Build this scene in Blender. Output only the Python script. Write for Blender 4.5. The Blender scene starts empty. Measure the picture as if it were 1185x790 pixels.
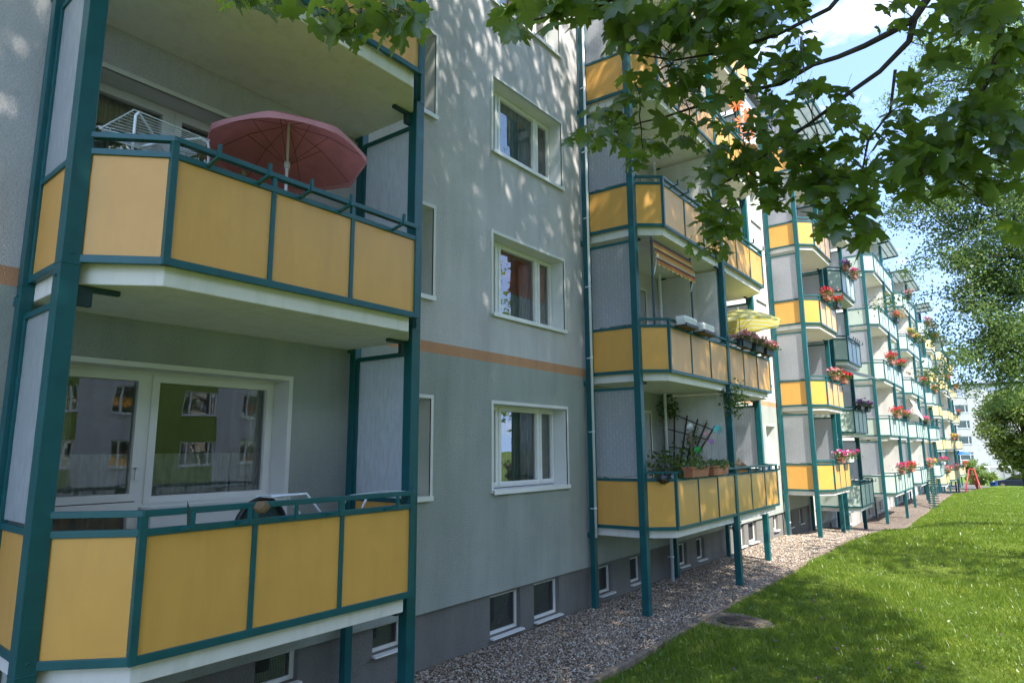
import bpy, math, random
import numpy as np
from mathutils import Vector, Matrix
random.seed(7); RNG = np.random.default_rng(11)
S = bpy.context.scene
COL = S.collection
PI = math.pi

# ------------------------------------------------------------------ camera
F_PX, CAMX = 747.163, 6.462
yw, pt, rl = math.radians(37.651), math.radians(9.46), math.radians(-0.353)
FWD = Vector((-math.sin(yw)*math.cos(pt), math.cos(yw)*math.cos(pt), math.sin(pt)))
R0 = Vector((math.cos(yw), math.sin(yw), 0)); U0 = R0.cross(FWD)
RGT = math.cos(rl)*R0 + math.sin(rl)*U0
UPV = -math.sin(rl)*R0 + math.cos(rl)*U0
EYE = Vector((CAMX, 0, 0))
cd = bpy.data.cameras.new('camera'); co = bpy.data.objects.new('camera', cd); COL.objects.link(co)
cd.sensor_width = 36; cd.lens = F_PX/1185*36; cd.clip_end = 3000; cd.clip_start = 0.05
co.matrix_world = Matrix(((RGT.x, UPV.x, -FWD.x, EYE.x), (RGT.y, UPV.y, -FWD.y, EYE.y), (RGT.z, UPV.z, -FWD.z, EYE.z), (0, 0, 0, 1)))
S.camera = co
def at(px, py, d):
    v = FWD + RGT*(px-592.5)/F_PX - UPV*(py-395)/F_PX
    return EYE + v.normalized()*d
def onx(px, py, x):
    v = FWD + RGT*(px-592.5)/F_PX - UPV*(py-395)/F_PX; t = (x-EYE.x)/v.x
    return Vector((x, v.y*t, v.z*t))
def to_px(P):
    P = np.asarray(P) - np.array(EYE)
    z = P@np.array(FWD)
    z = np.where(z > 0.05, z, -1)
    return 592.5 + F_PX*(P@np.array(RGT))/z, 395 - F_PX*(P@np.array(UPV))/z, z

# ------------------------------------------------------------------ materials
def mat(name):
    m = bpy.data.materials.new(name); m.use_nodes = True
    nt = m.node_tree; b = nt.nodes['Principled BSDF']
    return m, nt, b
def N(nt, t, **kw):
    n = nt.nodes.new(t)
    for k, v in kw.items():
        if k in n.inputs.keys(): n.inputs[k].default_value = v
        else: setattr(n, k, v)
    return n
def coords(nt, scale=(1, 1, 1), rnd=False):
    tc = N(nt, 'ShaderNodeTexCoord'); mp = N(nt, 'ShaderNodeMapping'); mp.inputs['Scale'].default_value = scale
    geo = N(nt, 'ShaderNodeNewGeometry')
    nt.links.new(geo.outputs['Position'], mp.inputs['Vector'])
    return mp.outputs['Vector']
def ramp(nt, fac, stops):
    r = N(nt, 'ShaderNodeValToRGB'); e = r.color_ramp.elements
    while len(e) < len(stops): e.new(0.5)
    for i, (p, c) in enumerate(stops):
        e[i].position = p; e[i].color = (*c, 1) if len(c) == 3 else c
    nt.links.new(fac, r.inputs[0]); return r.outputs[0]
def noise(nt, vec, scale, detail=3, rough=.55):
    n = N(nt, 'ShaderNodeTexNoise'); n.inputs['Scale'].default_value = scale; n.inputs['Detail'].default_value = detail
    n.inputs['Roughness'].default_value = rough; nt.links.new(vec, n.inputs['Vector']); return n.outputs['Fac']
def bump(nt, b, h, strength, dist=.01):
    bp = N(nt, 'ShaderNodeBump'); bp.inputs['Strength'].default_value = strength; bp.inputs['Distance'].default_value = dist
    nt.links.new(h, bp.inputs['Height']); nt.links.new(bp.outputs[0], b.inputs['Normal']); return bp
def vary(c, k): return tuple(max(0, min(1, v*k)) for v in c)
def paint(name, c, rough=.4, var=.12, scale=6, spec=.5, dirt=None, bmp=None, metal=0):
    m, nt, b = mat(name); v = coords(nt)
    f = noise(nt, v, scale, 5)
    o = ramp(nt, f, [(.25, vary(c, 1-var)), (.75, vary(c, 1+var))])
    if dirt:
        v2 = coords(nt, (3, 3, .5)); f2 = noise(nt, v2, 2.2, 6, .65)
        fr = ramp(nt, f2, [(.48, (0, 0, 0)), (.72, (1, 1, 1))])
        mx = N(nt, 'ShaderNodeMixRGB'); nt.links.new(fr, mx.inputs[0]); nt.links.new(o, mx.inputs[1])
        mx.inputs[2].default_value = (*dirt, 1); o = mx.outputs[0]
    nt.links.new(o, b.inputs['Base Color']); b.inputs['Roughness'].default_value = rough
    b.inputs['Specular IOR Level'].default_value = spec; b.inputs['Metallic'].default_value = metal
    if bmp: bump(nt, b, noise(nt, v, bmp[0], 4), bmp[1], bmp[2])
    return m
def stucco(name, c):
    m, nt, b = mat(name); v = coords(nt)
    f = N(nt, 'ShaderNodeMath', operation='MULTIPLY'); nt.links.new(noise(nt, v, 1.1, 5, .6), f.inputs[0]); f.inputs[1].default_value = .5; f = f.outputs[0]; f2 = noise(nt, v, 55, 4, .8)
    st = noise(nt, coords(nt, (1.2, 1.2, .14)), 2.4, 5, .6)
    mx = N(nt, 'ShaderNodeMath', operation='MULTIPLY_ADD'); nt.links.new(f2, mx.inputs[0]); mx.inputs[1].default_value = 1.1; 
    nt.links.new(f, mx.inputs[2])
    ad = N(nt, 'ShaderNodeMath', operation='MULTIPLY_ADD'); nt.links.new(st, ad.inputs[0]); ad.inputs[1].default_value = .6; nt.links.new(mx.outputs[0], ad.inputs[2]); sb = N(nt, 'ShaderNodeMath', operation='SUBTRACT'); nt.links.new(ad.outputs[0], sb.inputs[0]); sb.inputs[1].default_value = .59; ad = sb
    o = ramp(nt, ad.outputs[0], [(0.0, vary(c, .5)), (.5, vary(c, .96)), (1.0, vary(c, 1.3))])
    nt.links.new(o, b.inputs['Base Color']); b.inputs['Roughness'].default_value = .95; b.inputs['Specular IOR Level'].default_value = .2
    h = noise(nt, v, 60, 5, .75); bump(nt, b, h, .9, .02)
    return m
M = {}
M['wall_up'] = stucco('grey_render', (.63, .61, .615))
M['wall_low'] = stucco('greenish_render', (.40, .43, .40))
M['wall_white'] = stucco('pale_render', (.72, .70, .66))
M['stripe'] = stucco('orange_stripe_render', (.62, .33, .19))
M['plinth'] = stucco('plinth_render', (.215, .21, .195))
M['plinth_far'] = stucco('pale_plinth_render', (.42, .41, .39))
M['wall_far'] = stucco('off_white_render', (.55, .54, .52)); M['partition'] = stucco('partition_render', (.74, .72, .68))
M['teal'] = paint('teal_steel_paint', (.004, .088, .098), .38, .16, 5, .5, None, (60, .08, .002))
M['teal_dark'] = paint('dark_bracket_steel', (.01, .045, .05), .5, .2)
M['yellow'] = paint('ochre_yellow_panel', (.70, .365, .085), .34, .05, 3, .45, (.65, .338, .08))
M['sunbright'] = paint('sunlit_yellow_panel', (.78, .58, .26), .42, .05, 3, .35)  # same yellow panels as the near part, strong sunlight put into the paler colour
M['mint'] = paint('mint_green_panel', (.39, .46, .405), .42, .05, 3, .35)
M['slab'] = paint('balcony_concrete', (.76, .73, .69), .85, .04, 3, .2, (.66, .64, .58), (80, .3, .003))
M['white'] = paint('white_window_plastic', (.80, .80, .78), .35, .02, 3)
M['band'] = paint('white_reveal_paint', (.72, .72, .69), .75, .04, 3, .2)
M['white_tube'] = paint('white_coated_tube', (.75, .8, .84), .3, .03)
M['black'] = paint('black_plastic', (.018, .02, .02), .45, .2)
M['dark_wood'] = paint('dark_trellis_wood', (.05, .035, .03), .7, .3, 12)
M['terra'] = paint('terracotta_plastic', (.40, .15, .08), .6, .12, 8)
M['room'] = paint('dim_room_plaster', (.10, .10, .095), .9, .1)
M['roof'] = paint('roof_felt', (.10, .10, .10), .9, .2)
M['bark'] = paint('tree_bark', (.075, .062, .05), .95, .45, 14, .15, None, (30, 1, .02))
M['twig'] = paint('twig_bark', (.055, .045, .035), .9, .3, 20, .15)
M['redmetal'] = paint('red_painted_tube', (.45, .05, .06), .4, .1)
M['blue'] = paint('blue_plastic', (.02, .13, .42), .4, .1)
M['rope'] = paint('white_cord', (.7, .72, .75), .5, .05)
M['grille'] = paint('dark_grille', (.055, .06, .06), .6, .25, 160)
M['carpaint'] = paint('dark_car_paint', (.012, .018, .035), .2, .1, 3, .7)
M['tyre'] = paint('tyre_rubber', (.02, .02, .02), .8, .1)
M['rim'] = paint('wheel_alloy', (.45, .45, .46), .3, .1, 5, .5, None, None, .8)
M['lime'] = stucco('lime_render', (.28, .35, .09))
M['straw'] = paint('brown_straw', (.22, .15, .09), .9, .3, 60, .2, None, (90, 1, .01))
M['wicker'] = paint('dark_green_wicker', (.03, .07, .055), .6, .4, 90, .3, None, (120, 1, .01))
M['rust'] = paint('rusty_iron', (.16, .075, .04), .85, .4, 25, .2, None, (60, .8, .01))
M['wood'] = paint('weathered_wood', (.30, .24, .17), .85, .25, 12)
def glassmat(name, tint=(.9, .95, .93), refl=.0):
    m, nt, b = mat(name); nt.nodes.remove(b)
    out = nt.nodes['Material Output']
    tr = N(nt, 'ShaderNodeBsdfTransparent'); tr.inputs[0].default_value = (*tint, 1)
    gl = N(nt, 'ShaderNodeBsdfGlossy'); gl.inputs['Roughness'].default_value = .01
    fr = N(nt, 'ShaderNodeFresnel'); fr.inputs[0].default_value = 1.9
    v = coords(nt); nz = noise(nt, v, 1.3, 2)
    bp = N(nt, 'ShaderNodeBump'); bp.inputs['Strength'].default_value = .12; bp.inputs['Distance'].default_value = .012
    nt.links.new(nz, bp.inputs['Height']); nt.links.new(bp.outputs[0], gl.inputs['Normal'])
    mx = N(nt, 'ShaderNodeMixShader'); ad = N(nt, 'ShaderNodeMath', operation='ADD'); ad.inputs[1].default_value = .12+refl
    nt.links.new(fr.outputs[0], ad.inputs[0]); nt.links.new(ad.outputs[0], mx.inputs[0])
    nt.links.new(tr.outputs[0], mx.inputs[1]); nt.links.new(gl.outputs[0], mx.inputs[2]); nt.links.new(mx.outputs[0], out.inputs[0])
    return m
M['glass'] = glassmat('window_glass')
M['carglass'] = glassmat('car_glass', (.15, .17, .18))
def cathedral(name, c, brick):
    m, nt, b = mat(name); nt.nodes.remove(b); out = nt.nodes['Material Output']
    di = N(nt, 'ShaderNodeBsdfDiffuse'); tl = N(nt, 'ShaderNodeBsdfTranslucent'); gl = N(nt, 'ShaderNodeBsdfGlossy'); gl.inputs['Roughness'].default_value = .22
    tp = N(nt, 'ShaderNodeBsdfTransparent'); tp.inputs[0].default_value = (.92, .94, .95, 1)
    v = coords(nt, (1, 1, .25) if not brick else (1, 1, 1))
    if brick:
        tc = N(nt, 'ShaderNodeNewGeometry'); sp = N(nt, 'ShaderNodeSeparateXYZ'); cb = N(nt, 'ShaderNodeCombineXYZ'); nt.links.new(tc.outputs['Position'], sp.inputs[0])
        s = N(nt, 'ShaderNodeMath', operation='ADD'); nt.links.new(sp.outputs[0], s.inputs[0]); nt.links.new(sp.outputs[1], s.inputs[1])
        nt.links.new(sp.outputs[2], cb.inputs[0]); nt.links.new(s.outputs[0], cb.inputs[1])
        br = N(nt, 'ShaderNodeTexBrick'); br.inputs['Scale'].default_value = 3.4; br.inputs['Mortar Size'].default_value = .05; br.inputs['Color1'].default_value = (.5, .5, .5, 1)
        br.inputs['Color2'].default_value = (.75, .75, .75, 1); br.inputs['Mortar'].default_value = (.38, .38, .38, 1); nt.links.new(cb.outputs[0], br.inputs['Vector'])
        h = br.outputs['Color']
        n2 = noise(nt, v, 60, 3)
        mm = N(nt, 'ShaderNodeMixRGB'); mm.inputs[0].default_value = .5; nt.links.new(h, mm.inputs[1]); nt.links.new(n2, mm.inputs[2]); h = mm.outputs[0]
        colf = h
    else:
        h = noise(nt, v, 70, 5, .7); colf = noise(nt, coords(nt, (6, 6, 1)), 5, 6, .7)
    cc = ramp(nt, colf, [(.25, vary(c, .78)), (.75, vary(c, 1.12))])
    for n in (di, tl): nt.links.new(cc, n.inputs[0])
    bp = N(nt, 'ShaderNodeBump'); bp.inputs['Strength'].default_value = .6; bp.inputs['Distance'].default_value = .006; nt.links.new(h, bp.inputs['Height'])
    for n in (di, gl): nt.links.new(bp.outputs[0], n.inputs['Normal'])
    def mix(f, a, b_):
        x = N(nt, 'ShaderNodeMixShader'); x.inputs[0].default_value = f; nt.links.new(a, x.inputs[1]); nt.links.new(b_, x.inputs[2]); return x.outputs[0]
    o = mix(.55, di.outputs[0], tl.outputs[0]); o = mix(.22, o, tp.outputs[0]); o = mix(.14, o, gl.outputs[0])
    nt.links.new(o, out.inputs[0]); return m
M['screen'] = cathedral('rippled_screen_glass', (.72, .75, .79), False)
M['screen_block'] = cathedral('block_pattern_screen_glass', (.55, .57, .60), True)
def leafmat(name, c1, c2, tr, trf=.4, gloss=.08, patch=None):
    m, nt, b = mat(name); nt.nodes.remove(b); out = nt.nodes['Material Output']
    geo = N(nt, 'ShaderNodeNewGeometry')
    c = ramp(nt, geo.outputs['Random Per Island'], [(0, c1), (1, c2)])
    if patch:
        v = coords(nt); pn = noise(nt, v, patch, 6, .7); pc = ramp(nt, pn, [(.35, (.62, .72, .6)), (.5, (.95, 1, .9)), (.66, (1.5, 1.25, 1.3))])
        mm = N(nt, 'ShaderNodeMixRGB', blend_type='MULTIPLY'); mm.inputs[0].default_value = 1; nt.links.new(c, mm.inputs[1]); nt.links.new(pc, mm.inputs[2]); c = mm.outputs[0]
    di = N(nt, 'ShaderNodeBsdfDiffuse'); nt.links.new(c, di.inputs[0])
    tl = N(nt, 'ShaderNodeBsdfTranslucent'); tl.inputs[0].default_value = (*tr, 1)
    gl = N(nt, 'ShaderNodeBsdfGlossy'); gl.inputs['Roughness'].default_value = .38
    a = N(nt, 'ShaderNodeMixShader'); a.inputs[0].default_value = trf; nt.links.new(di.outputs[0], a.inputs[1]); nt.links.new(tl.outputs[0], a.inputs[2])
    g = N(nt, 'ShaderNodeMixShader'); g.inputs[0].default_value = gloss; nt.links.new(a.outputs[0], g.inputs[1]); nt.links.new(gl.outputs[0], g.inputs[2])
    nt.links.new(g.outputs[0], out.inputs[0]); return m
M['maple'] = leafmat('maple_leaf', (.04, .085, .015), (.08, .14, .025), (.24, .37, .035), .5, .06)
M['locust'] = leafmat('locust_leaf', (.065, .12, .04), (.12, .19, .065), (.25, .38, .11), .46, .03)
M['farleaf'] = leafmat('garden_tree_leaf', (.075, .13, .025), (.16, .22, .04), (.26, .37, .06), .42, .05)
M['plant'] = leafmat('pot_plant_leaf', (.05, .10, .025), (.12, .17, .04), (.12, .22, .04), .35, .05)
M['blade'] = leafmat('grass_blade', (.09, .16, .018), (.20, .27, .035), (.26, .37, .04), .38, .04, 1.6)
def flat(name, c, rough=.7):
    return paint(name, c, rough, .15, 25, .3)
FC = dict(red=(.62, .02, .03), pink=(.70, .08, .25), purple=(.42, .10, .55), orange=(.75, .18, .06), yellow=(.75, .55, .05), magenta=(.6, .03, .25), rose=(.72, .28, .30), white=(.8, .8, .8))
for k, c in FC.items(): M['fl_'+k] = flat(k+'_petal', c)
def curtainmat(name, c):
    m, nt, b = mat(name); v = coords(nt, (1, 1, .3)); f = noise(nt, v, 14, 4)
    nt.links.new(ramp(nt, f, [(.3, vary(c, .7)), (.7, vary(c, 1.2))]), b.inputs['Base Color']); b.inputs['Roughness'].default_value = .9
    return m
M['cur_dark'] = curtainmat('dark_grey_curtain', (.40, .43, .42))
M['cur_lace'] = curtainmat('white_lace_curtain', (.62, .63, .63))
M['cur_blue'] = curtainmat('blue_white_curtain', (.72, .80, .85))
M['blind'] = curtainmat('orange_blind', (.85, .26, .10))
def stripes(name, cols, axis, scale):
    m, nt, b = mat(name); tc = N(nt, 'ShaderNodeTexCoord'); sp = N(nt, 'ShaderNodeSeparateXYZ'); nt.links.new(tc.outputs['Object'], sp.inputs[0])
    a = N(nt, 'ShaderNodeMath', operation='MULTIPLY'); a.inputs[1].default_value = scale; nt.links.new(sp.outputs[axis], a.inputs[0])
    f = N(nt, 'ShaderNodeMath', operation='FRACT'); nt.links.new(a.outputs[0], f.inputs[0])
    r = N(nt, 'ShaderNodeValToRGB'); r.color_ramp.interpolation = 'CONSTANT'; e = r.color_ramp.elements
    while len(e) < len(cols): e.new(.5)
    for i, c in enumerate(cols): e[i].position = i/len(cols); e[i].color = (*c, 1)
    nt.links.new(f.outputs[0], r.inputs[0])
    nt.links.new(r.outputs[0], b.inputs['Base Color']); b.inputs['Roughness'].default_value = .85
    tl = N(nt, 'ShaderNodeBsdfTranslucent'); nt.links.new(r.outputs[0], tl.inputs[0]); mx = N(nt, 'ShaderNodeMixShader'); mx.inputs[0].default_value = .35
    nt.links.new(b.outputs[0], mx.inputs[1]); nt.links.new(tl.outputs[0], mx.inputs[2]); nt.links.new(mx.outputs[0], nt.nodes['Material Output'].inputs[0])
    return m
M['awning'] = stripes('orange_brown_stripe_cloth', [(.60, .26, .05), (.20, .06, .03), (.62, .45, .14), (.58, .20, .04), (.16, .05, .03), (.60, .38, .10)], 2, 2.7)
M['ysun'] = stripes('yellow_white_stripe_cloth', [(.78, .76, .45), (.80, .68, .12)], 1, 7.0)
def cloth(name, c, trf=.4):
    m, nt, b = mat(name); v = coords(nt); f = noise(nt, v, 5, 4)
    cc = ramp(nt, f, [(.3, vary(c, .88)), (.7, vary(c, 1.08))]); nt.links.new(cc, b.inputs['Base Color']); b.inputs['Roughness'].default_value = .85
    tl = N(nt, 'ShaderNodeBsdfTranslucent'); nt.links.new(cc, tl.inputs[0]); mx = N(nt, 'ShaderNodeMixShader'); mx.inputs[0].default_value = trf
    nt.links.new(b.outputs[0], mx.inputs[1]); nt.links.new(tl.outputs[0], mx.inputs[2]); nt.links.new(mx.outputs[0], nt.nodes['Material Output'].inputs[0])
    return m
M['redcloth'] = cloth('faded_red_cloth', (.66, .23, .23), .45)
M['pinkhem'] = cloth('pale_pink_hem', (.70, .32, .35), .3)
M['whitecloth'] = cloth('white_cloth', (.78, .77, .72))
M['canopy'] = cloth('canopy_sheet', (.55, .60, .58), .6)

# grass and gravel
def mat_lawn():
    m, nt, b = mat('lawn_turf'); v = coords(nt)
    a = noise(nt, v, .35, 5, .6); c = noise(nt, v, 9, 5, .7)
    mm = N(nt, 'ShaderNodeMath', operation='MULTIPLY_ADD'); nt.links.new(c, mm.inputs[0]); mm.inputs[1].default_value = .6; nt.links.new(a, mm.inputs[2])
    o = ramp(nt, mm.outputs[0], [(.55, (.06, .11, .014)), (.8, (.12, .18, .022)), (1.05, (.20, .25, .045))])
    nt.links.new(o, b.inputs['Base Color']); b.inputs['Roughness'].default_value = .9; b.inputs['Specular IOR Level'].default_value = .15
    h = noise(nt, v, 40, 5, .8); bump(nt, b, h, 1, .05); return m
M['lawn'] = mat_lawn()
def mat_gravel():
    m, nt, b = mat('gravel'); v = coords(nt)
    vo = N(nt, 'ShaderNodeTexVoronoi'); vo.inputs['Scale'].default_value = 46; nt.links.new(v, vo.inputs['Vector'])
    sp = N(nt, 'ShaderNodeSeparateColor'); nt.links.new(vo.outputs['Color'], sp.inputs[0])
    o = ramp(nt, sp.outputs[0], [(0, (.11, .085, .07)), (.3, (.27, .195, .14)), (.6, (.40, .30, .22)), (.85, (.46, .38, .31)), (1, (.64, .59, .52))])
    d = ramp(nt, vo.outputs['Distance'], [(.3, (1, 1, 1)), (.75, (.12, .1, .09))])
    mx = N(nt, 'ShaderNodeMixRGB', blend_type='MULTIPLY'); mx.inputs[0].default_value = 1; nt.links.new(o, mx.inputs[1]); nt.links.new(d, mx.inputs[2])
    nt.links.new(mx.outputs[0], b.inputs['Base Color']); b.inputs['Roughness'].default_value = .85
    inv = N(nt, 'ShaderNodeMath', operation='SUBTRACT'); inv.inputs[0].default_value = 1; nt.links.new(vo.outputs['Distance'], inv.inputs[1])
    bump(nt, b, inv.outputs[0], 1, .03); return m
M['gravel'] = mat_gravel()
def mat_pebble():
    m, nt, b = mat('pebble'); geo = N(nt, 'ShaderNodeNewGeometry')
    o = ramp(nt, geo.outputs['Random Per Island'], [(0, (.12, .105, .095)), (.25, (.25, .19, .14)), (.5, (.38, .285, .205)), (.75, (.43, .355, .28)), (.9, (.48, .44, .39)), (1, (.68, .64, .58))])
    nt.links.new(o, b.inputs['Base Color']); b.inputs['Roughness'].default_value = .8; return m
M['pebble'] = mat_pebble()
M['kerb'] = paint('edging_concrete', (.23, .18, .14), .9, .3, 9, .2, (.06, .06, .03), (50, .6, .01))
M['asphalt'] = paint('asphalt', (.10, .10, .10), .9, .15, 20)
M['soil'] = paint('dusty_ground', (.20, .16, .12), .95, .25, 8, .1, None, (40, 1, .01))
M['iron'] = paint('cast_iron_lid', (.10, .08, .065), .8, .35, 20, .3, None, (90, 1, .01))

# ------------------------------------------------------------------ mesh builder
class MB:
    def __init__(s): s.v = []; s.f = []; s.m = []
    def add(s, vs, fs, mi=0):
        o = len(s.v); s.v += [tuple(v) for v in vs]; s.f += [tuple(i+o for i in f) for f in fs]; s.m += [mi]*len(fs); return s
    def box(s, x0, x1, y0, y1, z0, z1, mi=0):
        v = [(x, y, z) for x in (x0, x1) for y in (y0, y1) for z in (z0, z1)]
        return s.add(v, [(0, 1, 3, 2), (4, 6, 7, 5), (0, 4, 5, 1), (2, 3, 7, 6), (0, 2, 6, 4), (1, 5, 7, 3)], mi)
    def quad(s, a, b, c, d, mi=0): return s.add([a, b, c, d], [(0, 1, 2, 3)], mi)
    def beam(s, p, q, w, h, up=(0, 0, 1), mi=0):
        p = Vector(p); q = Vector(q); d = (q-p).normalized(); u = Vector(up)
        if abs(d.dot(u)) > .99: u = Vector((1, 0, 0))
        r = d.cross(u).normalized()*w/2; u = r.cross(d).normalized()*h/2
        v = [e+a*r+b*u for e in (p, q) for a, b in ((-1, -1), (1, -1), (1, 1), (-1, 1))]
        return s.add(v, [(0, 1, 2, 3), (7, 6, 5, 4), (0, 4, 5, 1), (1, 5, 6, 2), (2, 6, 7, 3), (3, 7, 4, 0)], mi)
    def tube(s, pts, r, n=7, cap=True, mi=0):
        pts = [Vector(p) for p in pts]; rs = r if isinstance(r, (list, tuple)) else [r]*len(pts)
        o = len(s.v); prev = None; k = len(pts)
        for i, p in enumerate(pts):
            d = (pts[min(i+1, k-1)]-pts[max(i-1, 0)]).normalized()
            if prev is None:
                a = Vector((0, 0, 1)) if abs(d.z) < .9 else Vector((1, 0, 0)); a = d.cross(a).normalized()
            else: a = (prev - d*prev.dot(d)).normalized()
            prev = a; b = d.cross(a)
            for j in range(n):
                t = 2*PI*j/n; s.v.append(tuple(p + (a*math.cos(t)+b*math.sin(t))*rs[i]))
        for i in range(k-1):
            for j in range(n):
                a = o+i*n+j; b = o+i*n+(j+1) % n; s.f.append((a, b, b+n, a+n)); s.m.append(mi)
        if cap:
            s.f.append(tuple(o+j for j in range(n))[::-1]); s.f.append(tuple(o+(k-1)*n+j for j in range(n))); s.m += [mi, mi]
        return s
    def prism(s, pts, z0, z1, mi=0):
        n = len(pts); v = [(x, y, z0) for x, y in pts]+[(x, y, z1) for x, y in pts]
        return s.add(v, [tuple(range(n))[::-1], tuple(range(n, 2*n))]+[(i, (i+1) % n, n+(i+1) % n, n+i) for i in range(n)], mi)
    def build(s, name, mats, parent=None, smooth=False, bevel=0, loc=(0, 0, 0), rel=False):
        """rel: vertices are already relative to the parent"""
        me = bpy.data.meshes.new(name); 
        off = wl(parent) if (parent is not None and not rel) else Vector((0, 0, 0))
        if parent is None: off = Vector(loc)
        me.from_pydata([tuple(Vector(v)-off) for v in s.v], [], s.f)
        for m in (mats if isinstance(mats, (list, tuple)) else [mats]): me.materials.append(m)
        if max(s.m, default=0) > 0: me.polygons.foreach_set('material_index', s.m)
        if smooth: me.polygons.foreach_set('use_smooth', [True]*len(me.polygons))
        me.update()
        o = bpy.data.objects.new(name, me); COL.objects.link(o)
        if parent is not None: o.parent = parent
        else: o.location = loc
        if bevel:
            b = o.modifiers.new('bevel', 'BEVEL'); b.width = bevel; b.segments = 2; b.limit_method = 'ANGLE'
        return o
def wl(o):
    v = Vector((0, 0, 0))
    while o is not None: v = v + Vector(o.location); o = o.parent
    return v
def tag(o, label=None, cat=None, group=None, kind=None):
    for k, v in (('label', label), ('category', cat), ('group', group), ('kind', kind)):
        if v: o[k] = v
    return o
def thing(name, label, cat, loc=(0, 0, 0), group=None):
    o = bpy.data.objects.new(name, None); COL.objects.link(o); o.location = loc; o.empty_display_size = .3
    return tag(o, label, cat, group)
def copy_tree(o, parent=None):
    c = o.copy(); COL.objects.link(c); c.parent = parent
    for ch in [x for x in o.children]: copy_tree(ch, c)
    return c
def inst(name, bv, bt, locs, rots, scales, mats, parent, midx=None, flat_off=True):
    """one mesh holding many small copies of a base shape (leaves, blades, pebbles)"""
    bv = np.asarray(bv, float); bt = np.asarray(bt, int); n = len(locs)
    V = np.einsum('nij,kj->nki', rots, bv)*np.asarray(scales)[:, None, None] + np.asarray(locs)[:, None, :]
    off = np.array(wl(parent)) if parent is not None else np.zeros(3)
    V = (V-off).reshape(-1, 3); T = (bt[None]+(np.arange(n)*len(bv))[:, None, None]).reshape(-1, bt.shape[1])
    me = bpy.data.meshes.new(name); me.vertices.add(len(V)); me.vertices.foreach_set('co', V.ravel().astype(np.float32))
    k = bt.shape[1]; me.loops.add(T.size); me.loops.foreach_set('vertex_index', T.ravel().astype(np.int32))
    me.polygons.add(len(T)); me.polygons.foreach_set('loop_start', np.arange(0, T.size, k, dtype=np.int32)); me.polygons.foreach_set('loop_total', np.full(len(T), k, np.int32))
    for m in (mats if isinstance(mats, (list, tuple)) else [mats]): me.materials.append(m)
    me.update(calc_edges=True)
    o = bpy.data.objects.new(name, me); COL.objects.link(o)
    if parent is not None: o.parent = parent
    return o
def frames(normals, ups):
    """rotation matrices whose local z is normal and y is close to up"""
    z = normals/np.linalg.norm(normals, axis=1, keepdims=True)
    x = np.cross(ups, z); x /= np.linalg.norm(x, axis=1, keepdims=True)+1e-9
    y = np.cross(z, x); return np.stack([x, y, z], axis=2)
def rdir(n): 
    v = RNG.normal(size=(n, 3)); return v/np.linalg.norm(v, axis=1, keepdims=True)

# ------------------------------------------------------------------ terrain
def sm(a, b, t):
    t = np.clip((t-a)/(b-a), 0, 1); return t*t*(3-2*t)
def g(y):
    return -2.86 - .22*sm(22, 27, y) - .6*sm(27, 35, y) - .85*sm(62, 72, y)
def lawn_z(x, y):
    L = -2.84 - .46*sm(18, 60, y) - 1.25*sm(68, 80, y)
    t = sm(2.0, 4.6, x); z = g(y)*(1-t) + L*t
    return z + .02*np.sin(x*1.7+y*.9) + .015*np.sin(y*2.3-x)
def grid(name, xs, ys, zf, m, kind='structure'):
    b = MB(); X, Y = np.meshgrid(xs, ys, indexing='ij'); Z = zf(X, Y)
    b.v = [tuple(t) for t in np.stack([X, Y, Z], -1).reshape(-1, 3)]
    n = len(ys)
    for i in range(len(xs)-1):
        for j in range(n-1): a = i*n+j; b.f.append((a, a+n, a+n+1, a+1)); b.m.append(0)
    o = b.build(name, m, None, True); tag(o, kind=kind); return o
ys = np.concatenate([np.arange(-14, 95, .5), [96, 100]])
KX = 2.02
grid('lawn', np.concatenate([np.arange(KX, 8, .3), np.arange(8, 48, 2)]), ys, lawn_z, M['lawn'])
grid('gravel_strip', np.concatenate([[-.4, 0], np.arange(.2, KX, .2), [KX]]), ys, lambda x, y: g(y)+.012*np.sin(x*5+y*3), M['gravel'])
b = MB()
for y in np.arange(-12, 90, 1.0):
    e = KX+.0
    if y > 27 and y < 28.5: continue
    z0, z1 = g(y), g(y+.99); jx = random.uniform(-.008, .008); dz = random.uniform(-.008, .006)
    v = [(e-.06+jx, y, z0-.15), (e+.03+jx, y, z0-.15), (e-.06+jx, y, z0+.05+dz), (e+.03+jx, y, z0+.05+dz), (e-.06+jx, y+.985, z1-.15), (e+.03+jx, y+.985, z1-.15), (e-.06+jx, y+.985, z1+.05+dz), (e+.03+jx, y+.985, z1+.05+dz)]
    b.add(v, [(0, 1, 3, 2), (4, 6, 7, 5), (0, 2, 6, 4), (1, 5, 7, 3), (2, 3, 7, 6)])
tag(b.build('kerb_edging', M['kerb'], bevel=.006), kind='structure')
b = MB(); b.quad((-900, -900, -5.2), (900, -900, -5.2), (900, 900, -5.2), (-900, 900, -5.2)); tag(b.build('ground', M['lawn']), kind='structure')
b = MB(); b.box(-20, 60, 95, 132, -5.1, -4.55); tag(b.build('far_lawn', M['lawn']), kind='structure')
b = MB(); b.box(-20, 60, 84.5, 90.5, -5.1, -4.36); tag(b.build('road', M['asphalt']), kind='structure')

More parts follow.
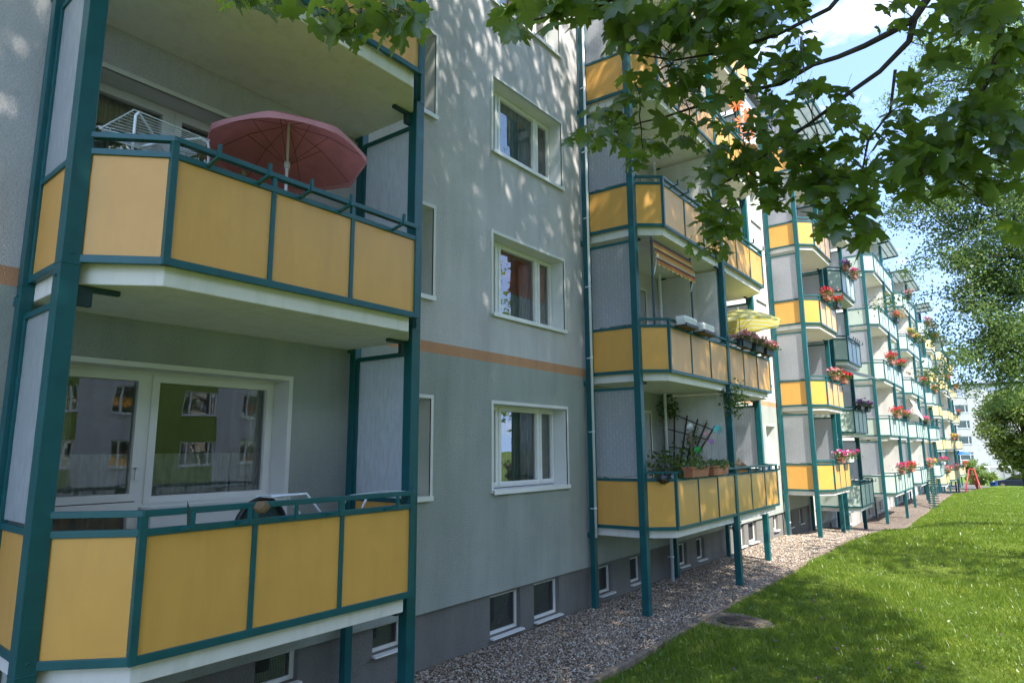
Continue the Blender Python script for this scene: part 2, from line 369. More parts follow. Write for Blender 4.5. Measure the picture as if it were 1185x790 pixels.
# pebbles
def ico():
    t = (1+5**.5)/2
    v = np.array([(-1, t, 0), (1, t, 0), (-1, -t, 0), (1, -t, 0), (0, -1, t), (0, 1, t), (0, -1, -t), (0, 1, -t), (t, 0, -1), (t, 0, 1), (-t, 0, -1), (-t, 0, 1)], float)
    v /= np.linalg.norm(v[0]); f = [(0, 11, 5), (0, 5, 1), (0, 1, 7), (0, 7, 10), (0, 10, 11), (1, 5, 9), (5, 11, 4), (11, 10, 2), (10, 7, 6), (7, 1, 8), (3, 9, 4), (3, 4, 2), (3, 2, 6), (3, 6, 8), (3, 8, 9), (4, 9, 5), (2, 4, 11), (6, 2, 10), (8, 6, 7), (9, 8, 1)]
    return v, f
IV, IF = ico()
n = 42000
py_ = 3.5 + 24*RNG.random(n)**1.7; px_ = RNG.random(n)*1.98
rot = frames(rdir(n), rdir(n)); rot[:, 2, :] *= .7
o = inst('gravel_pebbles', IV*np.array([1, .75, .6]), IF, np.stack([px_, py_, g(py_)+.012], 1), rot, (.008+.013*RNG.random(n)**1.5)*(1+py_/40), M['pebble'], None)
tag(o, kind='stuff')
# grass blades
def blades(name, n, yr, pw, wd, hh, label):
    y = yr[0]+(yr[1]-yr[0])*RNG.random(n)**pw
    xmax = 6.9+.02*y
    x = KX+.04+(xmax-KX)*RNG.random(n)
    patch = .5+.5*np.sin(x*2.1+1.3*np.sin(y*1.1))*np.sin(y*1.6+x*.7)
    keep = RNG.random(n) < .55+.45*patch
    near = np.hypot((x-2.42), (y-11.27)*1.0) > .62
    keep &= near; x, y = x[keep], y[keep]; n = len(x)
    h = hh*(.5+.9*RNG.random(n))*(.7+.5*patch[keep]); a = RNG.random(n)*2*PI; lean = .25+.7*RNG.random(n)
    ups = np.stack([np.cos(a)*lean, np.sin(a)*lean, np.ones(n)], 1)
    nr = np.stack([-np.sin(a*3.3), np.cos(a*3.3), .3*RNG.random(n)], 1)
    u = ups/np.linalg.norm(ups, axis=1, keepdims=True); xx = np.cross(u, nr); xx /= np.linalg.norm(xx, axis=1, keepdims=True)
    R = np.stack([xx, u, np.cross(xx, u)], 2)
    bv = [(-wd, 0, 0), (wd, 0, 0), (wd*.7, .55, .06), (-wd*.7, .55, .06), (0, 1, .28)]
    loc = np.stack([x, y, lawn_z(x, y)-.005], 1)
    o = inst(name, bv, [(0, 1, 2), (0, 2, 3), (3, 2, 4)], loc, R, h, M['blade'], None); tag(o, kind='stuff'); return o
blades('grass', 170000, (5.5, 22), 1.5, .05, .095, '')
blades('far_grass', 90000, (22, 66), 1.1, .11, .10, '')
# weeds with broad leaves and little flowers in the lawn
n = 6500; y = 6+20*RNG.random(n)**1.4; x = KX+.1+4.8*RNG.random(n)
ups = rdir(n); nr = np.stack([RNG.normal(size=n)*.5, RNG.normal(size=n)*.5, np.ones(n)], 1)
o = inst('clover_leaves', [(-.3, 0, 0), (0, -.5, 0), (.3, 0, 0), (0, .7, .15)], [(0, 1, 2), (0, 2, 3)], np.stack([x, y, lawn_z(x, y)+.05], 1), frames(nr, ups), .025+.035*RNG.random(n), M['blade'], None); tag(o, kind='stuff')
n = 150; y = 8+40*RNG.random(n)**1.2; x = KX+.6+4.2*RNG.random(n)
k = np.sin(x*1.9)*np.sin(y*.8) > .1; x = x[k]; y = y[k]; n = len(x)
o = inst('daisy_flowers', IV, IF, np.stack([x, y, lawn_z(x, y)+.075], 1), frames(rdir(n), rdir(n)), .005+.006*RNG.random(n), M['fl_white'], None); tag(o, kind='stuff')
n = 26; y = 8.5+5*RNG.random(n); x = 3+3.2*RNG.random(n)
o = inst('violet_flowers', IV, IF, np.stack([x, y, lawn_z(x, y)+.06], 1), frames(rdir(n), rdir(n)), .009+.005*RNG.random(n), M['fl_purple'], None); tag(o, kind='stuff')

# drain cover
t = thing('drain_cover', 'round rusty drain lid in a dusty bare patch beside the gravel edging', 'drain cover', (2.42, 11.27, lawn_z(2.42, 11.27)))
b = MB(); zc = float(lawn_z(2.42, 11.27)); pts = [(2.42+(.58+.05*math.sin(3*a)+.04*math.sin(7*a+1))*math.cos(a), 11.27+(.52+.05*math.sin(4*a))*math.sin(a)) for a in np.linspace(0, 2*PI, 40, endpoint=False)]
b.prism(pts, zc-.1, zc+.012); b.build('surround', M['soil'], t, bevel=.012)
b = MB(); pts = [(2.46+.31*math.cos(a), 11.27+.31*math.sin(a)) for a in np.linspace(0, 2*PI, 40, endpoint=False)]; b.prism(pts, zc, zc+.03)
for k in range(-4, 5):
    hw = math.sqrt(.27**2-(k*.06)**2); b.box(2.46-hw, 2.46+hw, 11.27+k*.06-.012, 11.27+k*.06+.012, zc+.03, zc+.037)
b.build('lid', M['iron'], t)
n = 60; a = RNG.random(n)*2*PI; r = .5*np.sqrt(RNG.random(n))
inst('dry_leaf', [(-.5, 0, 0), (0, -.4, .1), (.5, 0, 0), (0, .6, .1)], [(0, 1, 2), (0, 2, 3)], np.stack([2.42+r*np.cos(a), 11.27+r*np.sin(a), np.full(n, zc+.04)], 1), frames(np.stack([RNG.normal(size=n)*.3, RNG.normal(size=n)*.3, np.ones(n)], 1), rdir(n)), .015+.02*RNG.random(n), M['bark'], t)
# stump-like stake at the gravel
b = MB(); zz = float(g(7.2)); b.tube([(1.72, 7.05, zz-.02), (1.73, 7.05, zz+.10), (1.71, 7.06, zz+.17)], [.055, .04, .015], 6); b.tube([(1.73, 7.05, zz+.07), (1.76, 7.0, zz+.15)], [.02, .006], 5)
o = b.build('wood_stub', M['wood'], None, loc=(1.72, 7.05, zz)); tag(o, 'short broken wooden stub poking out of the gravel by the edging', 'stump')

# ------------------------------------------------------------------ building kit
RB = {1: -1.43, 2: -2.27, 3: -3.07}
def wall_holes(b, y0, y1, zs, holes, mfun, x=0.0):
    Y = sorted({y0, y1} | {h[0] for h in holes} | {h[1] for h in holes}); Z = sorted(set(zs) | {h[2] for h in holes} | {h[3] for h in holes})
    for i in range(len(Y)-1):
        yc = (Y[i]+Y[i+1])/2
        hh = [h for h in holes if h[0] < yc < h[1]]
        for j in range(len(Z)-1):
            zc = (Z[j]+Z[j+1])/2
            if any(h[2] < zc < h[3] for h in hh): continue
            b.quad((x, Y[i], Z[j]), (x, Y[i+1], Z[j]), (x, Y[i+1], Z[j+1]), (x, Y[i], Z[j+1]), mfun(zc))
DEP = .32
_w = {}
def window_part(bld, kind, yc, z0, cur):
    """kind -> size; origin at (0,yc,z0)"""
    key = (kind, cur)
    spec = {'wide': (2.20, 1.43, [(-1.05, -.59), (-.59, .57), (.57, 1.05)]), 'small': (1.15, 1.43, [(-.525, .525)]),
            'door': (2.30, 2.22, None), 'door_m': (2.30, 2.22, None)}[kind]
    W, H, sash = spec; hw = W/2
    if key not in _w:
        root = bpy.data.objects.new('window', None)
        bd = .05
        # white band + reveals
        s = MB(); p = .012
        s.box(-.01, p, -hw, hw, H-bd, H); s.box(-.01, p, -hw, -hw+bd, 0, H-bd); s.box(-.01, p, hw-bd, hw, 0, H-bd)
        i0, i1 = -hw+bd, hw-bd
        s.quad((p, i0, 0), (-DEP, i0, 0), (-DEP, i0, H-bd), (p, i0, H-bd)); s.quad((p, i1, 0), (p, i1, H-bd), (-DEP, i1, H-bd), (-DEP, i1, 0))
        s.quad((p, i0, H-bd), (-DEP, i0, H-bd), (-DEP, i1, H-bd), (p, i1, H-bd)); s.quad((p, i0, .0), (p, i1, .0), (-DEP, i1, .0), (-DEP, i0, .0))
        f = MB(); gl = MB(); x0, x1 = -DEP-.03, -DEP+.035
        def pane(a, b_, c, d, fw=.055):
            # sash ring a..b by c..d
            f.box(x0, x1+.02, a, b_, c, c+fw); f.box(x0, x1+.02, a, b_, d-fw, d); f.box(x0, x1+.02, a, a+fw, c+fw, d-fw); f.box(x0, x1+.02, b_-fw, b_, c+fw, d-fw)
            xg = (x0+x1)/2; gl.quad((xg, a+fw, c+fw), (xg, b_-fw, c+fw), (xg, b_-fw, d-fw), (xg, a+fw, d-fw))
            # black seal line
        T = H-bd
        def outer(a, b_, c, d, fw=.045):
            f.box(x0, x1, a, b_, c, c+fw); f.box(x0, x1, a, b_, d-fw, d); f.box(x0, x1, a, a+fw, c+fw, d-fw); f.box(x0, x1, b_-fw, b_, c+fw, d-fw)
        if sash:
            outer(i0, i1, .06, T)
            for a, b_ in sash: pane(a+.02, b_-.02, .09, T-.03)
            for a, b_ in sash[:-1]: f.box(x0, x1+.005, b_-.02, b_+.02, .1, T-.04)
            s2 = MB(); s2.box(-DEP-.02, .055, -hw+.02, hw-.02, .012, .045); s2.box(.04, .055, -hw+.02, hw-.02, -.02, .012)
            cur_rng = (i0, i1, .06, T)
        else:
            m = -1 if kind == 'door_m' else 1
            def Yr(a, b_): return (a*m, b_*m) if m == 1 else (-b_, -a)
            # door at low y side: -1.10..-0.20, window -0.18..1.06, window bottom at .85
            a, b_ = Yr(i0, -.28); outer(a, b_, .02, T)
            pane(a+.03, b_-.03, .925, T-.03, .07); pane(a+.03, b_-.03, .05, .915, .07)
            hx = b_-.07 if m == 1 else a+.07
            f.box(x1+.02, x1+.07, hx-.012, hx+.012, 1.22, 1.24); f.box(x1+.05, x1+.07, hx-.012, hx+.012, 1.12, 1.24)
            a, b_ = Yr(-.28, i1); outer(a, b_, .86, T); pane(a+.03, b_-.03, .89, T-.03, .07)
            s2 = MB(); s2.box(-DEP-.02, .05, a+.02, b_-.0, .825, .86)
            # parapet below the window
            s.box(-DEP, 0.0-.004, a+.0, b_, 0, .825)
            cur_rng = (i0, i1, .06, T)
        win = f.build('window', M['white'], None); win.parent = None
        s.build('reveal', M['band'], win, rel=True); gl.build('pane', M['glass'], win, rel=True); s2.build('sill', M['white'], win, rel=True)
        c = MB(); a, b_, c0, d0 = cur_rng; xs = -DEP-.09
        n = int((b_-a)/.022); drop = {'cur_dark': 1, 'cur_lace': .55, 'cur_blue': 1, 'blind': .62}[cur]
        def folds(a, b_, c0, d0, cc, amp=.018):
            n = max(3, int((b_-a)/.02)); prev = None
            for i in range(n+1):
                y = a+(b_-a)*i/n; xx = xs+amp*math.sin(i*1.25+.6*math.sin(i*.31))
                if prev: cc.quad((prev[0], prev[1], c0), (xx, y, c0), (xx, y, d0), (prev[0], prev[1], d0))
                prev = (xx, y)
        if cur == 'blind':
            k = d0; 
            while k > c0+(d0-c0)*.42: c.box(xs-.008, xs+.008, a, b_, k-.03, k-.005); k -= .03
            c.build('blind', M['blind'], win, rel=True)
            c = MB(); folds(a, b_, c0, c0+(d0-c0)*.42, c); c.build('curtain', M['cur_lace'], win, True, rel=True)
        elif cur == 'cur_lace':
            folds(a, b_, c0, c0+(d0-c0)*(.62 if not sash else .5), c, .015); c.build('curtain', M['cur_lace'], win, True, rel=True)
            c = MB(); folds(a, a+.22, c0, d0, c, .03); folds(b_-.25, b_, c0, d0, c, .03); c.build('curtain', M['cur_dark'], win, True, rel=True)
        elif cur == 'cur_dark':
            folds(a, b_, c0, d0, c, .03); c.build('curtain', M[cur], win, True, rel=True)
        else:
            folds(a, b_-(b_-a)*.12, c0, d0, c, .03); c.build('curtain', M[cur], win, True, rel=True)
        _w[key] = win; first = win
    else: first = copy_tree(_w[key])
    first.parent = bld; first.location = Vector((0, yc, z0))-Vector(bld.location)
    return first
_bm = {}
def basement_window(bld, yc, zc, w=.76, h=.58, tilt=True):
    key = (w, h, tilt)
    if key not in _bm:
        f = MB(); a, c = w/2, h/2; x = -.16; fw = .045
        f.box(x-.03, x+.02, -a, a, -c, -c+fw); f.box(x-.03, x+.02, -a, a, c-fw, c); f.box(x-.03, x+.02, -a, -a+fw, -c+fw, c-fw); f.box(x-.03, x+.02, a-fw, a, -c+fw, c-fw)
        if tilt: f.beam((x-.04, a-.07, c-.03), (x-.22, a-.16, -c+.03), .03, .03)
        f.box(-.16, .02, -a-.01, a+.01, -c-.03, -c-.004)
        o = f.build('basement_window', M['white'], None)
        gq = MB()
        for i in range(int(w/.02)): gq.box(x-.012, x-.006, -a+.03+i*.02, -a+.036+i*.02, -c+.04, c-.04)
        for i in range(int(h/.02)): gq.box(x-.006, x-.001, -a+.03, a-.03, -c+.03+i*.02, -c+.036+i*.02)
        gq.build('grille', M['grille'], o, rel=True)
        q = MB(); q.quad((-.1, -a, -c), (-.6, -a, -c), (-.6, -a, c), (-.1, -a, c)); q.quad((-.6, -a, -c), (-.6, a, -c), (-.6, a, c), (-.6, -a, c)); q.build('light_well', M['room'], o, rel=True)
        _bm[key] = o
    else: o = copy_tree(_bm[key])
    o.parent = bld; o.location = Vector((0, yc, zc))-Vector(bld.location); return o

# balcony units. side: 's' symmetric single, 'l' / 'r' halves of a double bay
XA, XB, XC = .10, 1.10, 1.56
def outline(shape):
    if shape == 's': return [(XA, -1.70), (XB, -1.73), (XC, -1.27), (XC, 1.29), (XB, 1.73), (XA, 1.70)]
    if shape == 'l': return [(XA, -3.5), (XB, -3.45), (XC, -3.07), (XC, -.04)]
    return [(XC, .04), (XC, 3.07), (XB, 3.45), (XA, 3.5)]
_bal = {}
def balcony(bld, shape, color, yc, rb, detail, top, brick, brackets=True):
    key = (shape, color, detail, top, brick, brackets)
    if key not in _bal:
        P = outline(shape); fr = MB(); panels = []; scrs = []; brs = []; bbs = []
        # slab footprint
        sp = []
        ins = .06
        for x, y in P: sp.append((x-ins if x > .5 else 0.0, y*(1-ins/3.0)))
        if shape == 'l': sp = sp[:-1]+[(XC-ins, 0.0), (0, 0.0)]
        if shape == 'r': sp = [(0, 0.0), (XC-ins, 0.0)]+sp[1:]
        sl = MB(); sl.prism(sp, -.145, .035)
        slab = sl.build('balcony', M['slab'], None, bevel=.008 if detail else 0)
        H1, H2 = .87, 1.02
        for i in range(len(P)-1):
            (xa, ya), (xb, yb) = P[i], P[i+1]
            A = Vector((xa, ya, 0)); B = Vector((xb, yb, 0)); d = (B-A).normalized(); side = min(xa, xb) < .5
            Ln = (B-A).length; nrm = Vector((d.y, -d.x, 0)); nrm = nrm if nrm.x > -.01 else -nrm
            cuts = 3 if (xa == XC and xb == XC) else 1
            hi = H1
            z = Vector((0, 0, 1))
            e = .07 if side else 0
            A2, B2 = A+d*(.06 if side else .0), B-d*(.06 if side else .0)
            fr.beam(A2+z*.03, B2+z*.03, .045, .06); fr.beam(A2+z*(H1+.0), B2+z*(H1+.0), .045, .05)
            if not side:
                fr.beam(A+z*(H2-.02)-d*.02, B+z*(H2-.02)+d*.02, .06, .045)
            else:
                fr.beam(A2+z*2.52, B2+z*2.52, .045, .05)
                scr = MB(); scr.beam(A2+z*1.71, B2+z*1.71, .008, 1.58); scrs.append(scr)
            for k in range(0 if (i == 0 or side) else 1, cuts+1):
                if not side and k == cuts and i+1 < len(P)-1 and min(P[i+1][0], P[i+2][0]) < .5: pass
                q = A+d*(Ln*k/cuts); w = .055 if k in (0, cuts) else .04
                if side: q = A2+(B2-A2)*k
                if k in (0, cuts): fr.beam(q, q+z*((H2-.04) if not side else 2.52), w, w, up=(1, 0, 0))
                else: fr.beam(q+z*.05, q+z*(H1), w, w, up=(1, 0, 0))
                if not side and cuts == 3 and 0 < k < 3: fr.beam(q+z*H1, q+z*(H2-.03), .04, .04, up=(1, 0, 0))
            for k in range(cuts):
                a = A2+(B2-A2)*(k/cuts); c = A2+(B2-A2)*((k+1)/cuts); m = (a+c)/2; e = (c-a).normalized()*(((c-a).length)/2-.022)
                pn = MB(); pn.beam(m-e+z*.455, m+e+z*.455, .009, .80); panels.append(pn)
                if detail:
                    for sgn in (-1, 1):
                        for zz_ in (.09, .45, .82):
                            q = m+e*(sgn*.955)+z*zz_; pn.beam(q-nrm*.0, q+nrm*.0085, .014, .014)
            if cuts == 3 and brackets:
                for t in (.10, .27, .43, .6, .86):
                    if not detail and t in (.27, .6): continue
                    q = A+d*(Ln*t)+z*H1; br = MB(); brs.append(br)
                    br.beam(q+Vector((.02, 0, .0)), q+Vector((.20, 0, .035)), .028, .02); br.beam(q+Vector((.195, 0, .02)), q+Vector((.195, 0, .13)), .03, .02, up=(0, 1, 0))
        fr.build('railing_frame', M['teal'], slab, rel=True, bevel=.004 if detail else 0)
        if detail:
            for pn in panels: pn.build('railing_panel', M[color], slab, rel=True)
        else:
            al = MB()
            for pn in panels: al.add(pn.v, pn.f)
            al.build('railing_panel', M[color], slab, rel=True)
        for scr in scrs: scr.build('wind_screen', M['screen_block' if brick else 'screen'], slab, rel=True)
        for br in brs: br.build('flower_box_bracket', M['teal'], slab, rel=True)
        if shape == 'l':
            w = MB(); w.box(0.01, XC-.12, -.07, .07, .04, 2.60); w.build('partition', M['partition'], slab, rel=True)
        for x, y in P:
            if abs(x-XB) < .01 or abs(x-XC) < .01 and abs(y) < .1:
                s_ = -1 if y > 0 else 1
                bb = MB(); bbs.append(bb); bb.beam((x-.05, y+s_*.05, -.17), (x-.05, y+s_*.36, -.165), .05, .035); bb.box(x-.08, x-.02, y+s_*.06, y+s_*.17, -.30, -.17)
        for bb in bbs: bb.build('post_bracket', M['teal_dark'], slab, rel=True)
        _bal[key] = slab; o = slab
    else: o = copy_tree(_bal[key])
    o.parent = bld; o.location = Vector((0, yc, rb))-Vector(bld.location); return o
def canopy_part(bld, y0, y1, z):
    b = MB(); x0, x1 = .02, 2.0; za, zb = z, z+.16
    for y in (y0, y1, (y0+y1)/2): b.beam((x0, y, za), (x1, y, zb), .06, .09)
    b.beam((x1, y0-.03, zb), (x1, y1+.03, zb), .06, .1); b.beam((.5, y0, za+.04), (.5, y1, za+.04), .05, .06)
    for t in np.linspace(.15, .9, 6): b.beam((x0+(x1-x0)*t, y0, za+(zb-za)*t+.0), (x0+(x1-x0)*t, y1, za+(zb-za)*t+.0), .035, .05)
    o = b.build('canopy_roof', M['teal'], bld)
    c = MB(); c.beam((x0, (y0+y1)/2, za+.075), (x1+.06, (y0+y1)/2, zb+.075), (y1-y0)+.2, .012); c.build('canopy_sheet', M['canopy'], o)
def post_part(bld, x, y, z0, z1, w):
    b = MB(); b.box(x-w/2, x+w/2, y-w/2, y+w/2, z0-.2, z1)
    rb0 = RB[bld['sec']]
    for k in range(5):
        z = rb0+2.8*k-.02
        b.box(x-w/2-.004, x+w/2+.004, y-w/2-.004, y+w/2+.004, z-.006, z+.006)
        if x < .5: b.box(x-w/2-.06, x-w/2, y-.05, y+.05, z-.16, z-.08)
        b.box(x+w/2, x+w/2+.012, y-.012, y+.012, z+.07, z+.09); b.box(x-.012, x+.012, y-w/2-.012, y-w/2, z-.1, z-.08)
    return b.build('balcony_post', M['teal'], bld, bevel=.006)
def pipe_part(bld, x, y, z0, z1, r=.04):
    b = MB(); b.tube([(x, y, z0), (x, y, z1)], r, 10)
    for k in np.arange(z0+.5, z1, 1.4): b.tube([(x, y, k), (x, y, k+.03)], r+.008, 10); b.box(x-.1, x, y-.01, y+.01, k, k+.02)
    return b.build('downpipe', M['white_tube'], bld, True)

def section(sec, y0, y1, label, bays, wides, smalls, wallm, plinthm, lowm):
    rb = RB[sec]; bld = thing('apartment_building', label, 'apartment block', (0, (y0+y1)/2, float(g((y0+y1)/2))))
    bld['sec'] = sec; zt = rb+5*2.8+.1; zp = rb-.71
    holes = []; wins = []
    for kind, lst in (('wide', wides), ('small', smalls)):
        for yc in lst:
            W = {'wide': 2.2, 'small': 1.15}[kind]
            for k in range(5):
                z = rb+.76+2.8*k; holes.append((yc-W/2+.02, yc+W/2-.02, z+.004, z+1.43-.02)); wins.append((kind, yc, z, k))
    for (yc, shp, colr) in bays:
        for (s_, dy) in ((('door', -.25),) if shp == 's' else (('door', -1.86), ('door_m', 1.86))):
            for k in range(5):
                z = rb+.04+2.8*k; holes.append((yc+dy-1.13, yc+dy+1.13, z+.004, z+2.2)); wins.append((s_, yc+dy, z, k))
    b = MB()
    zz = [zp, rb+2.79, rb+2.95, zt]
    wall_holes(b, y0, y1, zz, holes, lambda z: 1 if z < rb+2.79 else (2 if z < rb+2.95 else 0))
    # ends, back and underside of the insulated wall
    b.quad((0, y0, zp), (0, y0, zt), (-11, y0, zt), (-11, y0, zp)); b.quad((0, y1, zp), (-11, y1, zp), (-11, y1, zt), (0, y1, zt)); b.quad((-11, y0, zp), (-11, y0, zt), (-11, y1, zt), (-11, y1, zp))
    b.quad((0, y0, zp), (-.12, y0, zp), (-.12, y1, zp), (0, y1, zp), 1)
    b.build('wall', [M[wallm], M[lowm], M['stripe']], bld)
    # plinth with holes for the basement windows
    b = MB(); bh = []
    zg = min(g(y0), g(y1))-.6
    for (yc, z, w, h, tl) in BW.get(sec, []): bh.append((yc-w/2, yc+w/2, z-h/2, z+h/2))
    wall_holes(b, y0, y1, [zg, zp], bh, lambda z: 0, -.06)
    for h in bh:
        for yy in (h[0], h[1]): b.quad((-.06, yy, h[2]), (-.3, yy, h[2]), (-.3, yy, h[3]), (-.06, yy, h[3]))
        b.quad((-.06, h[0], h[2]), (-.06, h[1], h[2]), (-.3, h[1], h[2]), (-.3, h[0], h[2])); b.quad((-.06, h[0], h[3]), (-.3, h[0], h[3]), (-.3, h[1], h[3]), (-.06, h[1], h[3]))
    b.quad((-.06, y0, zg), (-.06, y0, zp), (-11, y0, zp), (-11, y0, zg)); b.quad((-.06, y1, zg), (-11, y1, zg), (-11, y1, zp), (-.06, y1, zp))
    b.build('plinth', M[plinthm], bld)
    for (yc, z, w, h, tl) in BW.get(sec, []): basement_window(bld, yc, z, w, h, tl)
    # rooms behind the windows
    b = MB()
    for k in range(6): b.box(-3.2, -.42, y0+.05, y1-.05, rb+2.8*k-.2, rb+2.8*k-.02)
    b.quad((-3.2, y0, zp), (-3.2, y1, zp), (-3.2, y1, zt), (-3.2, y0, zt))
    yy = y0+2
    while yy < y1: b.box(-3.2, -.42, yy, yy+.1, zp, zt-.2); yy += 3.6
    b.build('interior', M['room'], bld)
    b = MB(); b.box(-11.3, .22, y0-.02, y1+.02, zt, zt+.28); b.build('roof', M['roof'], bld)
    curs = ['cur_dark', 'blind', 'cur_blue', 'cur_lace', 'cur_dark']
    for i, (kind, yc, z, k) in enumerate(wins):
        if kind[:4] == 'door': c = 'cur_lace' if (k == 0 or i % 3) else 'cur_dark'
        else: c = curs[(k+(0 if abs(yc-8.93) < .2 else i//5)) % 5]
        window_part(bld, kind, yc, z, c)
    for (yc, shp, colr) in bays:
        zc = rb+4*2.8+2.15
        if shp == 's': ps = [(XA, -1.72, .10), (XB, -1.75, .13), (XB, 1.70, .13), (XA, 1.70, .10)]
        else: ps = [(XA, -3.53, .10), (XB, -3.47, .13), (XC-.03, 0, .13), (XA+.02, 0, .12), (XB, 3.45, .13), (XA, 3.42, .10)]
        for x, dy, w in ps: post_part(bld, x, yc+dy, float(g(yc+dy)), zc, w)
        hw = 1.78 if shp == 's' else 3.5
        canopy_part(bld, yc-hw, yc+hw, zc)
        near = yc < 42
        pipe_part(bld, .22 if shp == 'd' else .12, yc-.42 if shp == 'd' else yc-1.55, float(g(yc)), rb+13.8, .035)
        for k in range(5):
            for s_ in (('s',) if shp == 's' else ('l', 'r')):
                balcony(bld, s_, colr, yc, rb+2.8*k, near, k == 4, yc > 6)
    return bld
BW = {1: [(8.25, -2.475, .76, .58, True), (9.37, -2.475, .74, .58, True), (5.87, -2.31, .52, .33, False), (4.3, -2.31, .52, .33, False),
          (11.35, -2.47, .5, .5, False), (12.6, -2.47, .5, .5, False), (15.0, -2.47, .5, .5, False), (16.1, -2.47, .5, .5, False), (19.03, -2.475, .74, .58, True), (20.15, -2.475, .76, .58, True), (22.5, -2.4, .5, .5, False), (24.2, -2.47, .5, .5, False), (25.6, -2.47, .5, .5, False)],
      2: [(y, -3.3, .5, .45, False) for y in (28.6, 30.1, 32.6, 34.2, 37.6, 39, 41.3, 42.6, 44.6, 46.2, 48.3, 50, 52, 53.5, 55.6, 57, 60.6, 62.4)], 3: []}
B1 = section(1, -9, 26.88, 'nearest stepped part of the long block, grey render with ochre yellow balconies', [(3.38, 's', 'yellow'), (14.2, 'd', 'yellow'), (25.02, 's', 'yellow')], [8.93, 19.47], [5.97, 22.43], 'wall_up', 'plinth', 'wall_low')
pipe_part(B1, .20, 10.60, -1.6, 12, .026)
section(2, 26.9, 63.9, 'middle part of the long block, with pale mint green balconies', [(29.32, 's', 'mint'), (40.1, 'd', 'mint'), (50.9, 'd', 'mint'), (61.7, 's', 'mint')], [34.6, 45.5, 56.4], [31.9, 59.0], 'wall_white', 'plinth_far', 'wall_white')
section(3, 63.92, 90.6, 'farthest part of the long block, with cream yellow balconies', [(66.1, 's', 'sunbright'), (76.9, 'd', 'sunbright'), (87.7, 's', 'sunbright')], [71.4, 82.4], [68.8, 85.0], 'wall_white', 'plinth_far', 'wall_white')

# opposite block (seen only as reflections) and the far white block
def simple_block(name, label, plane, a0, a1, z0, nlev, pos, wmat, other, step, ww, dep, skip=None):
    """plane 'x' -> facade at x=pos facing -x ; 'y' -> facade at y=pos facing -y"""
    t = thing(name, label, 'apartment block', (pos, (a0+a1)/2, z0) if plane == 'x' else ((a0+a1)/2, pos, z0))
    top = z0+1.4+2.8*nlev
    def P(u, d, z): return (pos+d, u, z) if plane == 'x' else (u, pos+d, z)
    holes = []
    us = np.arange(a0+2.2, a1-1.5, step)
    for u in us:
        for k in range(nlev): holes.append((u-ww/2, u+ww/2, z0+2.2+2.8*k, z0+3.6+2.8*k))
    b = MB(); tmp = MB(); wall_holes(tmp, a0, a1, [z0-1, z0+1.1, top], holes, lambda z: 0)
    vs = [P(y, 0, z) for x, y, z in tmp.v]; mi = []
    for f in tmp.f:
        u = sum(tmp.v[i][1] for i in f)/4; zc = sum(tmp.v[i][2] for i in f)/4
        mi.append(2 if zc < z0+1.1 else (1 if other and int((u-a0)/step+.35) % 2 == 0 else 0))
    b.v = vs; b.f = tmp.f; b.m = mi
    for h in holes:
        for uu in (h[0], h[1]): b.quad(P(uu, 0, h[2]), P(uu, .15, h[2]), P(uu, .15, h[3]), P(uu, 0, h[3]))
        b.quad(P(h[0], 0, h[2]), P(h[1], 0, h[2]), P(h[1], .15, h[2]), P(h[0], .15, h[2])); b.quad(P(h[0], 0, h[3]), P(h[1], 0, h[3]), P(h[1], .15, h[3]), P(h[0], .15, h[3]))
    for uu in (a0, a1): b.quad(P(uu, 0, z0-1), P(uu, dep, z0-1), P(uu, dep, top), P(uu, 0, top))
    b.build('wall', [M[wmat], M[other or wmat], M['plinth_far']], t)
    r = MB(); q = [P(a0-.2, -.25, top), P(a1+.2, dep, top+.35)]; r.box(min(q[0][0], q[1][0]), max(q[0][0], q[1][0]), min(q[0][1], q[1][1]), max(q[0][1], q[1][1]), top, top+.35); r.build('roof', M['roof'], t)
    f = MB(); gq = MB()
    w = ww/2
    def bx(m, u0, u1, d0, d1, z0_, z1_):
        p, q = P(u0, d0, z0_), P(u1, d1, z1_); p = Vector(p)-Vector(P(0, 0, 0)); q = Vector(q)-Vector(P(0, 0, 0)); m.box(min(p.x, q.x), max(p.x, q.x), min(p.y, q.y), max(p.y, q.y), p.z, q.z)
    bx(f, -w, w, .08, .16, 0, .08); bx(f, -w, w, .08, .16, 1.32, 1.4); bx(f, -w-.05, w+.05, -.06, .08, -.05, 0)
    for u in (-w, -w+.45*ww/2.4, w-.5*ww/2.4, w-.08): bx(f, u, u+.08, .08, .16, .08, 1.32)
    bx(gq, -w, w, .13, .14, .05, 1.35)
    proto = None
    cm = [M['cur_dark'], M['cur_lace']]
    for u in us:
        for k in range(nlev):
            if proto is None:
                proto = f.build('window', M['white'], None); proto.parent = t; gq.build('pane', M['glass'], proto, rel=True)
                cc = MB(); bx(cc, -w, w, .3, .32, 0, 1.4); cc.build('curtain', M['cur_dark'], proto, rel=True); o = proto
                cc = MB()
            else: o = copy_tree(proto, t)
            o.location = Vector(P(u, 0, z0+2.2+2.8*k))-Vector(t.location)
    return t
simple_block('apartment_building', 'white five storey block closing the view beyond the parked car', 'y', -14, 44, -4.6, 5, 142, 'wall_far', None, 5.35, 2.5, 11)
simple_block('apartment_building', 'grey and lime green block across the lawn, mirrored in the nearest windows', 'x', -34, 46, -3, 5, 30, 'wall_up', 'lime', 3.6, 2.0, 10)
# low hedge, shrubs and carpet rail before the white block are built below

